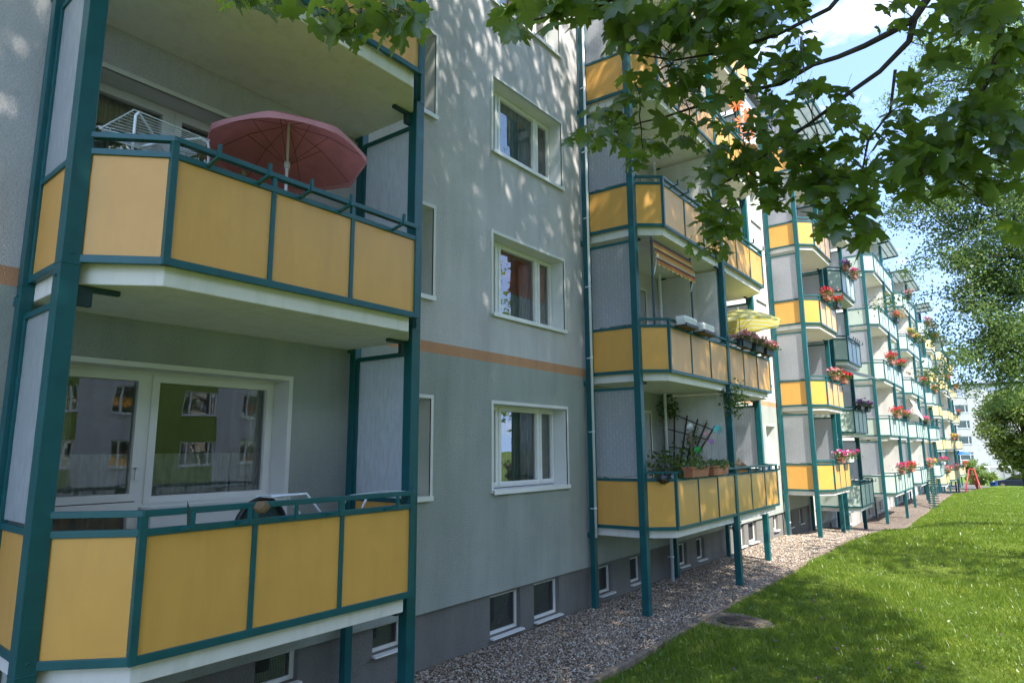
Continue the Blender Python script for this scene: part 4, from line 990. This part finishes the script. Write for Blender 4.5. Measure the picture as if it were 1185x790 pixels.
# drying rack on the first level
t = thing('drying_rack', 'white metal clothes drying rack standing behind the first level railing', 'drying rack', (1.0, 2.3, RB[1]+2.84))
b = MB(); zf = RB[1]+2.84; r = .011
def hoop(x0, y0, x1, y1, zt, sl=.0):
    pts = [(x0, y0, zf), (x0, y0, zt-.07), (x0+(x1-x0)*.03, y0+(y1-y0)*.03, zt-.02), (x0+(x1-x0)*.1, y0+(y1-y0)*.1, zt), (x0+(x1-x0)*.9, y0+(y1-y0)*.9, zt+sl), (x0+(x1-x0)*.97, y0+(y1-y0)*.97, zt-.02+sl), (x1, y1, zt-.07+sl), (x1, y1, zf)]
    b.tube(pts, r, 8)
RZ = 2.62
b.tube([(1.25, 1.93, zf), (1.25, 1.93, RZ-.02), (1.22, 1.96, RZ+.03), (1.16, 2.0, RZ+.04), (.62, 2.72, RZ-.28)], r, 8)
b.tube([(1.05, 2.62, zf), (1.05, 2.62, RZ+.02), (1.06, 2.60, RZ+.08), (1.04, 2.54, RZ+.10), (1.22, 2.12, RZ-.16), (1.3, 1.95, RZ-.30)], r, 8)
b.tube([(.55, 2.1, zf), (.55, 2.1, RZ-.1)], r, 8); b.tube([(.6, 2.8, zf), (.6, 2.8, RZ-.15)], r, 8)
b.build('frame', M['white_tube'], t, True)
w = MB()
def wing(c0, c1, c2, c3, n):
    c0, c1, c2, c3 = map(Vector, (c0, c1, c2, c3)); w.tube([c0, c1, c2, c3, c0], .006, 6)
    for k in range(1, n): w.tube([c0.lerp(c1, k/n), c3.lerp(c2, k/n)], .0035, 4, False)
wing(onx(115, 149, 1.15), onx(155, 127, .95), onx(243, 163, .9), onx(230, 176, 1.15), 9)
wing(onx(118, 158, 1.2), onx(118, 150, 1.0), onx(228, 178, 1.0), onx(205, 186, 1.2), 8)
w.build('wires', M['white_tube'], t)
# potted herbs behind the same railing
n = 260; t = thing('potted_plant', 'low grey green potted herbs peeping over the first level railing beside the drying rack', 'plant', (1.4, 2.95, zf))
b = MB(); b.box(1.28, 1.46, 2.6, 3.6, zf+.55, zf+.72); b.build('trough', M['black'], t)
c = MB(); c.box(1.3, 1.33, 2.65, 2.68, zf, zf+.55); c.box(1.3, 1.33, 3.5, 3.53, zf, zf+.55); c.build('stand', M['black'], t)
p = np.stack([1.37+RNG.normal(size=n)*.05, 2.6+RNG.random(n)*1.0, zf+.72+RNG.random(n)*.22*(.6+.4*np.sin(np.arange(n)))], 1); inst('foliage', SLV, SLT, p, frames(rdir(n), rdir(n)), .02+.03*RNG.random(n), M['plant'], t)
# lowest balcony: wicker chair, folding lounger, brown ornament on the railing
zf = RB[1]+.04
t = thing('garden_chair', 'dark green round backed wicker chair just showing over the lowest railing', 'chair', (1.0, 3.35, zf))
b = MB(); cx_, cy_ = 1.05, 3.32
pts = [(cx_, cy_+.25*math.cos(a), zf+.66+.31*math.sin(a)) for a in np.linspace(0, PI, 17)]
n0 = len(pts); b.v = [(p[0]-.03, p[1], p[2]) for p in pts]+[(p[0]+.03, p[1], p[2]) for p in pts]; b.f = [tuple(range(n0)), tuple(range(2*n0-1, n0-1, -1))]+[(i, i+n0, i+1+n0, i+1) for i in range(n0-1)]+[(0, n0-1, 2*n0-1, n0)]; b.m = [0]*len(b.f)
b.build('backrest', M['wicker'], t, True)
b = MB(); b.tube([(cx_+.03, p[1], p[2]) for p in pts], .02, 8); b.build('rim', M['black'], t, True)
b = MB(); b.prism([(cx_-.27+.27*math.cos(a), cy_+.3*math.sin(a)) for a in np.linspace(0, 2*PI, 18, endpoint=False)], zf+.40, zf+.46); b.build('seat', M['wicker'], t)
for sx, sy in ((-.45, -.2), (-.45, .2), (-.05, -.2), (-.05, .2)):
    b = MB(); b.tube([(cx_+sx, cy_+sy, zf), (cx_+sx, cy_+sy, zf+.42)], .015, 6); b.build('leg', M['black'], t)
t = thing('folding_lounger', 'white tube framed lounger leaning behind the right end of the lowest railing', 'lounger', (1.2, 4.2, zf))
b = MB(); b.tube([(1.32, 3.25, zf+1.00), (1.32, 3.6, zf+1.005), (1.34, 4.0, zf+.55), (1.34, 4.3, zf+.02)], .012, 8); b.tube([(1.0, 3.3, zf+.98), (1.0, 3.6, zf+.99), (1.02, 4.0, zf+.5), (1.02, 4.3, zf+.02)], .012, 8); b.tube([(1.32, 4.0, zf+.4), (1.32, 4.3, zf+.93), (1.3, 4.85, zf+.95)], .012, 8); b.tube([(1.02, 4.0, zf+.4), (1.02, 4.3, zf+.93), (1.0, 4.85, zf+.95)], .012, 8); b.tube([(1.3, 4.85, zf+.95), (1.0, 4.85, zf+.95)], .012, 8); b.build('frame', M['white_tube'], t, True)
b = MB(); b.beam((1.17, 4.32, zf+.93), (1.16, 4.84, zf+.955), .28, .008); b.beam((1.17, 3.3, zf+.985), (1.17, 3.6, zf+.995), .28, .008); b.build('seat_fabric', M['whitecloth'], t)
b = MB(); v = IV*np.array([.04, .062, .05])*(1+.25*RNG.random((12, 1)))
b.add([(1.72+p[0], 2.92+p[1], RB[1]+.99+p[2]) for p in v], IF); o = b.build('straw_ornament', M['straw'], None, True, loc=(1.72, 2.92, RB[1]+.92)); tag(o, 'small brown straw clump resting on the lowest railing bracket', 'ornament')
b = MB(); b.add([(1.70, 2.35, RB[1]+.90), (1.70, 2.42, RB[1]+.90), (1.70, 2.34, RB[1]+1.08), (1.712, 2.38, RB[1]+.90)], [(0, 1, 2), (0, 2, 3), (1, 3, 2), (0, 3, 1)]); o = b.build('plant_marker', M['wicker'], None, loc=(1.7, 2.38, RB[1]+.9)); tag(o, 'thin pointed green plant marker on the lowest railing bracket', 'plant marker')

# striped awning in the wide ochre bay
zs = RB[1]+2.84
t = thing('clamp_awning', 'clamp awning with orange and brown stripes and a scalloped valance under a balcony slab', 'awning', (1.3, 12, zs))
b = MB(); Y0, Y1 = 10.98, 12.85; zt_ = RB[1]+5.6-.18
for y in (Y0, Y1): b.tube([(1.35, y, zs), (1.35, y, zt_)], .02, 8)
b.tube([(1.35, Y0, zt_-.1), (1.35, Y1, zt_-.1)], .03, 8); b.build('poles', M['teal_dark'], t)
c = MB(); n = 46; top = []; 
for i in range(n+1):
    y = Y0+(Y1-Y0)*i/n; zz0 = zt_-.05; zz1 = zt_-.43
    top.append((1.36, y, zz0)); top.append((1.45, y, zz1)); top.append((1.452, y, zz1-.10-.06*abs(math.sin(i*PI*9/n))))
c.v = top
for i in range(n): a = i*3; c.f += [(a, a+1, a+4, a+3), (a+1, a+2, a+5, a+4)]; c.m += [0, 0]
c.build('cloth', M['awning'], t, False)
b = MB(); b.tube([(1.44, Y0, zt_-.43), (1.44, Y1, zt_-.43)], .012, 6); b.tube([(1.35, Y0+.05, zt_-.75), (1.46, Y0+.05, zt_-.36)], .01, 6); b.tube([(1.35, Y1-.05, zt_-.75), (1.46, Y1-.05, zt_-.36)], .01, 6); b.build('arms', M['white_tube'], t)
# white sun sails / awnings on the mint bays
def sail(label, pts, th=.006):
    b = MB(); P = [Vector(p) for p in pts]; n = 6; idx = {}
    for i in range(n+1):
        for j in range(n+1):
            u, v = i/n, j/n; q = P[0].lerp(P[1], u).lerp(P[3].lerp(P[2], u), v); q.z -= .10*math.sin(PI*u)*math.sin(PI*v); b.v.append(tuple(q))
    for i in range(n):
        for j in range(n): a = i*(n+1)+j; b.f.append((a, a+n+1, a+n+2, a+1)); b.m.append(0)
    c = sum(P, Vector())/4; o = b.build('sun_sail', M['whitecloth'], None, True, loc=tuple(c)); tag(o, label, 'sun sail', 'white sun sails on the balconies'); return o
r2 = RB[2]
sail('white awning cloth stretched out below a first level slab of the narrow mint bay', [(1.1, 28.1, r2+5.42), (1.1, 30.4, r2+5.42), (2.25, 30.4, r2+5.0), (2.25, 28.1, r2+5.0)])
sail('white triangular sail under the second level slab of the second wide mint bay', [(1.3, 47.8, r2+5.35), (1.3, 50.6, r2+5.35), (1.5, 50.7, r2+4.5), (1.5, 50.6, r2+4.4)])
sail('white triangular sail inside the first level of the second wide mint bay', [(1.5, 47.9, r2+4.5), (1.3, 50.6, r2+5.2), (1.7, 50.9, r2+4.1), (1.7, 50.7, r2+4.0)])
sail('white awning over the second level of the wide cream bay', [(1.2, 74, RB[3]+8.2), (1.2, 77, RB[3]+8.2), (2.1, 77, RB[3]+7.5), (2.1, 74, RB[3]+7.5)])
# blue parasol at the far end
parasol('parasol', 'small blue and white parasol on the lowest balcony at the far end of the block', 1.5, 87.6, RB[3]+2.5, 1.1, .3, 0, RB[3]+.04, 'blue', 'whitecloth', 8, .06)
parasol('parasol', 'dark green parasol on the top balcony of the first cream bay', 1.0, 66.8, RB[3]+13.3, 1.2, .5, 0, RB[3]+11.24, 'wicker', 'wicker', 8, .1)
# gull ornament
b = MB(); zz = RB[2]+5.6+1.05
b.tube([(1.3, 49.7, zz), (1.3, 49.7, zz+.35)], .012, 6); b.add([(1.3+p[0]*.12, 49.75+p[1]*.3, zz+.42+p[2]*.1) for p in IV], IF); b.add([(1.3, 49.6, zz+.45), (1.3, 49.9, zz+.45), (1.25, 49.95, zz+.95), (1.36, 49.75, zz+.47)], [(0, 1, 2), (0, 2, 3), (1, 3, 2)])
o = b.build('bird_ornament', M['wood'], None, loc=(1.3, 49.7, zz)); tag(o, 'brown bird ornament with a raised wing standing in the second wide mint bay', 'ornament')

# trellis, creeper and items in the lowest flat of the wide bay
zf = RB[1]+.04; yw_ = 14.1
t = thing('trellis', 'dark fan shaped wooden trellis against the white partition of the lowest wide balcony', 'trellis', (.5, yw_-.05, zf))
b = MB(); o0 = Vector((.20, yw_-.04, zf+.7))
ends = [(.12, 2.42), (.32, 2.24), (.62, 2.12), (.86, 2.03), (1.06, 1.95), (1.24, 1.86)]
bases = [(.10, .6), (.22, .62), (.32, .66), (.42, .72), (.52, .82), (.60, .95)]
for (ex, ez), (bx_, bz) in zip(ends, bases): b.beam((bx_, yw_-.05, zf+bz), (ex, yw_-.05, zf+ez), .025, .03, up=(0, 1, 0))
for tt in (.22, .45, .68, .90):
    P_ = [(bx_+(ex-bx_)*tt, zf+bz+(ez-bz)*tt) for (ex, ez), (bx_, bz) in zip(ends, bases)]
    b.beam((P_[0][0]-.03, yw_-.03, P_[0][1]), (P_[-1][0]+.03, yw_-.03, P_[-1][1]), .022, .022)
b.tube([(.09, yw_-.06, zf), (.09, yw_-.06, zf+2.45)], .022, 6); b.build('lattice', M['dark_wood'], t)
b = MB(); b.add([(.68+p[0]*.10, yw_-.09+p[1]*.03, zf+1.56+p[2]*.12) for p in IV], IF); b.add([(.60, yw_-.1, zf+1.6), (.76, yw_-.1, zf+1.6), (.68, yw_-.1, zf+1.76), (.68, yw_-.14, zf+1.66)], [(0, 1, 2), (0, 3, 1), (1, 3, 2), (2, 3, 0)]); b.build('round_plaque', M['wood'], t)
n = 420; p = np.concatenate([np.stack([.75+RNG.normal(size=200)*.14, yw_-.12+RNG.normal(size=200)*.05, zf+1.25+RNG.normal(size=200)*.3], 1), np.stack([.25+RNG.normal(size=220)*.12, yw_-.2+RNG.normal(size=220)*.1, zf+2.3+RNG.normal(size=220)*.12], 1)])
tt_ = thing('climbing_plant', 'creeper growing through the fan trellis', 'plant', (.6, yw_-.15, zf))
inst('foliage', SLV, SLT, p, frames(rdir(n), rdir(n)), .03+.04*RNG.random(n), M['plant'], tt_)
b = MB(); b.tube([(.2, yw_-.2, zf), (.3, yw_-.15, zf+1), (.75, yw_-.12, zf+1.3)], .006, 5); b.tube([(.2, yw_-.2, zf), (.18, yw_-.15, zf+2.3)], .006, 5); b.build('stems', M['twig'], tt_)
t = thing('potted_shrub', 'dark leafy potted shrub below the fan trellis', 'plant', (.55, 13.4, zf)); l = lathe([(.0, 0), (.15, 0), (.2, .35), (.17, .35), (.16, .3), (0, .3)], 16, .55, 13.4, zf); l.build('pot', M['terra'], t, True)
n = 380; p = np.stack([.55+RNG.normal(size=n)*.26, 13.35+RNG.normal(size=n)*.3, zf+.95+RNG.normal(size=n)*.2], 1); inst('foliage', SLV, SLT, p, frames(rdir(n), rdir(n)), .05+.05*RNG.random(n), M['maple'], t)
b = MB(); 
for k in range(9): b.tube([(.55, 13.4, zf+.3), (.55+random.uniform(-.3, .3), 13.4+random.uniform(-.3, .3), zf+1)], .006, 5)
b.build('stems', M['twig'], t)
t = thing('climbing_plant', 'creeper hanging from the middle post above the lowest wide balcony', 'plant', (XC, 14.1, RB[1]+2.5))
n = 330; p = np.stack([1.62+RNG.normal(size=n)*.1, 14.15+RNG.normal(size=n)*.16, RB[1]+2.45+RNG.normal(size=n)*.18], 1); p[:90, 1] += .5; p[:90, 2] += .1; inst('foliage', SLV, SLT, p, frames(rdir(n), rdir(n)), .035+.045*RNG.random(n), M['plant'], t)
b = MB(); b.tube([(1.6, 14.1, RB[1]+2.7), (1.63, 14.2, RB[1]+2.4), (1.66, 14.15, RB[1]+2.1)], .005, 5); b.tube([(1.6, 14.1, RB[1]+2.6), (1.63, 14.7, RB[1]+2.55)], .004, 5); b.build('stems', M['twig'], t)
# bag with twigs on the railing, clothes pegs
t = thing('wire_basket', 'black wire basket with white cloth hanging inside the lowest wide railing', 'basket', (1.4, 11.0, rail_z(1, 0)))
b = MB()
for k in range(9): a = k*.7; b.tube([(1.4, 11.0, rail_z(1, 0)-.1), (1.4+.12*math.cos(a), 11.0+.22*math.sin(a), rail_z(1, 0)+.12+.1*math.sin(k)), (1.4+.16*math.cos(a), 11.0+.34*math.sin(a), rail_z(1, 0)+.06+.2*abs(math.sin(k*2)))], .006, 5)
b.add([(1.4+p_[0]*.1, 11.0+p_[1]*.26, rail_z(1, 0)-.0+p_[2]*.1) for p_ in IV], IF); b.build('basket', M['black'], t)
b = MB(); b.add([(1.45+p_[0]*.06, 11.3+p_[1]*.14, rail_z(1, 0)+p_[2]*.09) for p_ in IV], IF); b.build('cloth', M['whitecloth'], t, True)
# things seen in the right half of the lowest wide balcony
t = thing('parasol', 'folded brown parasol lying on the right half of the lowest wide balcony', 'parasol', (1.2, 15.4, zf)); b = MB(); b.tube([(1.2, 14.9, rail_z(1, 0)-.1), (1.25, 15.3, rail_z(1, 0)+.18), (1.3, 15.9, rail_z(1, 0)+.05)], [.03, .12, .04], 10); b.build('folded_canopy', M['straw'], t, True); b = MB(); b.tube([(1.2, 15.4, zf), (1.25, 15.4, rail_z(1, 0)+.1)], .02, 8); b.build('pole', M['wood'], t)
t = thing('towel_row', 'blue and white towels laid over the right end of the lowest wide railing', 'towels', (XC, 16.5, rail_z(1, 0)))
for k in range(5):
    b = MB(); y = 15.95+k*.2; b.box(XC-.02, XC+.02, y, y+.15, rail_z(1, 0)+.01, rail_z(1, 0)+.10); b.build('towel', M['blue' if k % 2 else 'whitecloth'], t)
# orange foil windmills on a third level railing
t = thing('garden_windmills', 'bunch of orange foil windmills clipped to the third level railing behind the maple leaves', 'windmill', (XC+.1, 15.2, rail_z(1, 3)))
for (y, h) in ((15.75, .85), (16.1, .5), (16.75, 1.0), (16.5, .35)): pinwheel(t, XC+.08, y, rail_z(1, 3), h, 'foil_orange', .21)
b = MB(); 
for k in range(4): b.box(XC+.02+.11*k, XC+.1+.11*k, 15.9, 16.7, rail_z(1, 3)-.1-.06*k, rail_z(1, 3)-.08-.06*k)
b.beam((XC+.02, 15.95, rail_z(1, 3)-.1), (XC+.5, 15.95, rail_z(1, 3)-.32), .03, .03); b.beam((XC+.02, 16.65, rail_z(1, 3)-.1), (XC+.5, 16.65, rail_z(1, 3)-.32), .03, .03)
o = b.build('slatted_shelf', M['wood'], None, loc=(XC+.1, 16.3, rail_z(1, 3)-.2)); tag(o, 'wooden slatted shelf hung outside the third level wide railing', 'shelf')
# cat ladder leaning on the second wide mint bay
t = thing('cat_ladder', 'dark green runged cat ladder leaning from the gravel up to a mint balcony', 'ladder', (2.0, 49.5, -3.7)); b = MB(); p0, p1 = Vector((2.15, 46.8, -3.75)), Vector((1.7, 51.7, rail_z(2, 0)-.1)); b.beam(p0, p1, .14, .04); 
for k in range(18): q = p0.lerp(p1, (k+.5)/18); b.beam(q+Vector((-.28, 0, .05)), q+Vector((.28, 0, .05)), .05, .05)
b.build('rungs', M['wicker'], t)
# hanging cords at the mint bay (wind chime)
t = thing('wind_chime', 'string curtain hanging in the first level opening of the second wide mint bay', 'wind chime', (1.5, 52.3, r2+2.6)); b = MB()
for k in range(5): b.tube([(1.45, 51.6+k*.35, r2+2.6), (1.45, 51.6+k*.35, r2+1.1)], .02, 5)
b.build('cords', M['wood'], t)

# ------------------------------------------------------------------ far yard
zq = float(lawn_z(3, 72))
t = thing('swing_frame', 'red painted A shaped swing frame on the grass beyond the last balconies', 'swing', (3.0, 72, zq))
for i, dx in enumerate((0, 1.0)):
    b = MB(); b.tube([(2.35+dx*.9, 71+dx*2, zq), (2.75+dx*.4, 72.0, zq+2.2), (3.3+dx*.3, 73-dx*2.2, zq)], .06, 8); b.build('leg', M['redmetal'], t, True)
b = MB(); b.tube([(2.75, 72, zq+2.2), (3.15, 72.0, zq+2.2)], .06, 8); b.build('crossbar', M['redmetal'], t)
t = thing('litter_bin', 'small blue litter bin on the grass right of the red swing frame', 'bin', (4.15, 80, -4.45)); z = float(lawn_z(4.2, 80)); l = lathe([(0, 0), (.28, 0), (.32, .75), (.0, .78)], 14, 4.2, 80, z+.25); l.build('bucket', M['blue'], t, True); l = lathe([(0, .0), (.36, .0), (.33, .1), (0, .16)], 14, 4.2, 80, z+1.0); l.build('lid', M['blue'], t, True); b = MB(); b.tube([(4.2, 80.3, z), (4.2, 80.3, z+1.0)], .04, 6); b.build('post', M['teal_dark'], t)
t = thing('carpet_rail', 'white carpet beating rail on two posts before the white block', 'rail', (4.5, 112, -4.5)); b = MB(); b.tube([(3.0, 112, -4.6), (3.0, 112, -2.8)], .09, 6); b.tube([(5.4, 112, -4.6), (5.4, 112, -2.8)], .09, 6); b.tube([(2.5, 112, -2.8), (5.8, 112, -2.8)], .1, 6); b.build('frame', M['white'], t)
b = MB(); b.box(1.5, 9, 119, 119.3, -4.6, -3.5)
for k in range(8): b.box(1.5+k, 1.6+k, 118.95, 119.35, -4.6, -3.35)
o = b.build('low_wall', M['plinth_far'], None, loc=(5, 119, -4.6)); tag(o, 'low grey garden wall at the foot of the white block', 'wall')
t = thing('signpost', 'small teal post box on a pole at the right edge in front of the car', 'post box', (7.0, 76, -4)); z = float(lawn_z(7.0, 78)); b = MB(); b.tube([(7.02, 78, z), (7.02, 78, z+1.0)], .04, 6); b.build('pole', M['teal'], t); b = MB(); b.box(6.9, 7.2, 77.9, 78.15, z+.5, z+1.3); b.build('box', M['teal'], t, bevel=.02)
# car
CY, CX0, CZ = 87.0, 4.0, -4.36
t = thing('parked_car', 'dark blue hatchback parked side on along the road before the white block', 'car', (CX0+2.1, CY, CZ))
prof = [(0, .45), (.02, .62), (.12, .74), (.9, .90), (1.05, .93), (1.75, 1.36), (2.1, 1.44), (3.1, 1.42), (3.75, 1.15), (4.15, .98), (4.25, .8), (4.25, .4), (4.1, .28), (.2, .28)]
def extr(pts, y0, y1, ins=0):
    b = MB(); n = len(pts); b.v = [(CX0+x, y0, CZ+z) for x, z in pts]+[(CX0+x, y1, CZ+z) for x, z in pts]
    b.f = [tuple(range(n)), tuple(range(2*n-1, n-1, -1))]+[(i, i+n, (i+1) % n+n, (i+1) % n) for i in range(n)]; b.m = [0]*len(b.f); return b
body = [(0, .45), (.02, .62), (.12, .74), (.9, .90), (4.15, .98), (4.25, .8), (4.25, .4), (4.1, .28), (.2, .28)]
extr(body, CY-.85, CY+.85).build('body', M['carpaint'], t, bevel=.06)
extr([(1.0, .90), (1.75, 1.36), (2.1, 1.44), (3.1, 1.42), (3.8, 1.12), (4.0, .95)], CY-.72, CY+.72).build('roof', M['carpaint'], t, bevel=.05)
for s_ in (-1, 1):
    for pp in ([(1.25, .96), (1.82, 1.32), (2.2, 1.36), (2.25, .97)], [(2.33, .97), (2.28, 1.36), (3.0, 1.35), (3.5, 1.12), (3.5, .98)]):
        y = CY+s_*.724; extr(pp, y-.006, y+.006).build('side_window', M['carglass'], t)
for x in (.8, 3.4):
    for s_ in (-1, 1):
        y = CY+s_*.78; w = MB(); w.tube([(CX0+x, y-.1, CZ+.31), (CX0+x, y+.1, CZ+.31)], .31, 20); wh = w.build('wheel', M['tyre'], t)
        w = MB(); w.tube([(CX0+x, y-.11, CZ+.31), (CX0+x, y+.11, CZ+.31)], .19, 14); w.build('rim', M['rim'], wh)
for s_ in (-1, 1):
    w = MB(); w.box(CX0-.02, CX0+.1, CY+s_*.6-.15, CY+s_*.6+.15, CZ+.58, CZ+.70); w.build('headlight', M['white'], t, bevel=.02)

# ------------------------------------------------------------------ sky and sun
SD = Vector((.72, -.30, .93)).normalized()
w = bpy.data.worlds.new('World'); S.world = w; w.use_nodes = True; nt = w.node_tree
bg = nt.nodes['Background']; sk = N(nt, 'ShaderNodeTexSky', sky_type='NISHITA'); sk.sun_disc = False
sk.sun_elevation = math.asin(SD.z); sk.sun_rotation = math.atan2(SD.x, SD.y); sk.air_density = 1.0; sk.dust_density = .1; sk.ozone_density = 3.0
tc = N(nt, 'ShaderNodeTexCoord'); mp = N(nt, 'ShaderNodeMapping'); mp.inputs['Scale'].default_value = (1, 1, 1.8); mp.inputs['Location'].default_value = (2.2, 6.1, 1.3)
nt.links.new(tc.outputs['Generated'], mp.inputs['Vector'])
nz = noise(nt, mp.outputs[0], 3.4, 8, .58)
rv = N(nt, 'ShaderNodeVectorMath', operation='ADD'); rv.inputs[1].default_value = (0, 0, .30); nt.links.new(tc.outputs['Generated'], rv.inputs[0]); nt.links.new(rv.outputs[0], sk.inputs[0])
fac = ramp(nt, nz, [(.51, (0, 0, 0)), (.70, (1, 1, 1))])
mx = N(nt, 'ShaderNodeMixRGB'); nt.links.new(fac, mx.inputs[0]); tn = N(nt, 'ShaderNodeMixRGB', blend_type='MULTIPLY'); tn.inputs[0].default_value = 1; tn.inputs[2].default_value = (1.07, .97, .93, 1); nt.links.new(sk.outputs[0], tn.inputs[1]); nt.links.new(tn.outputs[0], mx.inputs[1]); mx.inputs[2].default_value = (4.2, 4.2, 4.3, 1)
nt.links.new(mx.outputs[0], bg.inputs[0]); bg.inputs[1].default_value = .15
sl = bpy.data.lights.new('sun', 'SUN'); sl.energy = 2.3; sl.angle = math.radians(.53); sl.color = (1, .94, .84)
so = bpy.data.objects.new('sun', sl); COL.objects.link(so); so.rotation_euler = SD.to_track_quat('Z', 'Y').to_euler()
vs = S.view_settings; vs.view_transform = 'Standard'; vs.look = 'None'; vs.gamma = 1; vs.exposure = 2.3; vs.use_curve_mapping = False
S.cycles.max_bounces = 8; S.cycles.transparent_max_bounces = 12; S.cycles.use_denoising = True
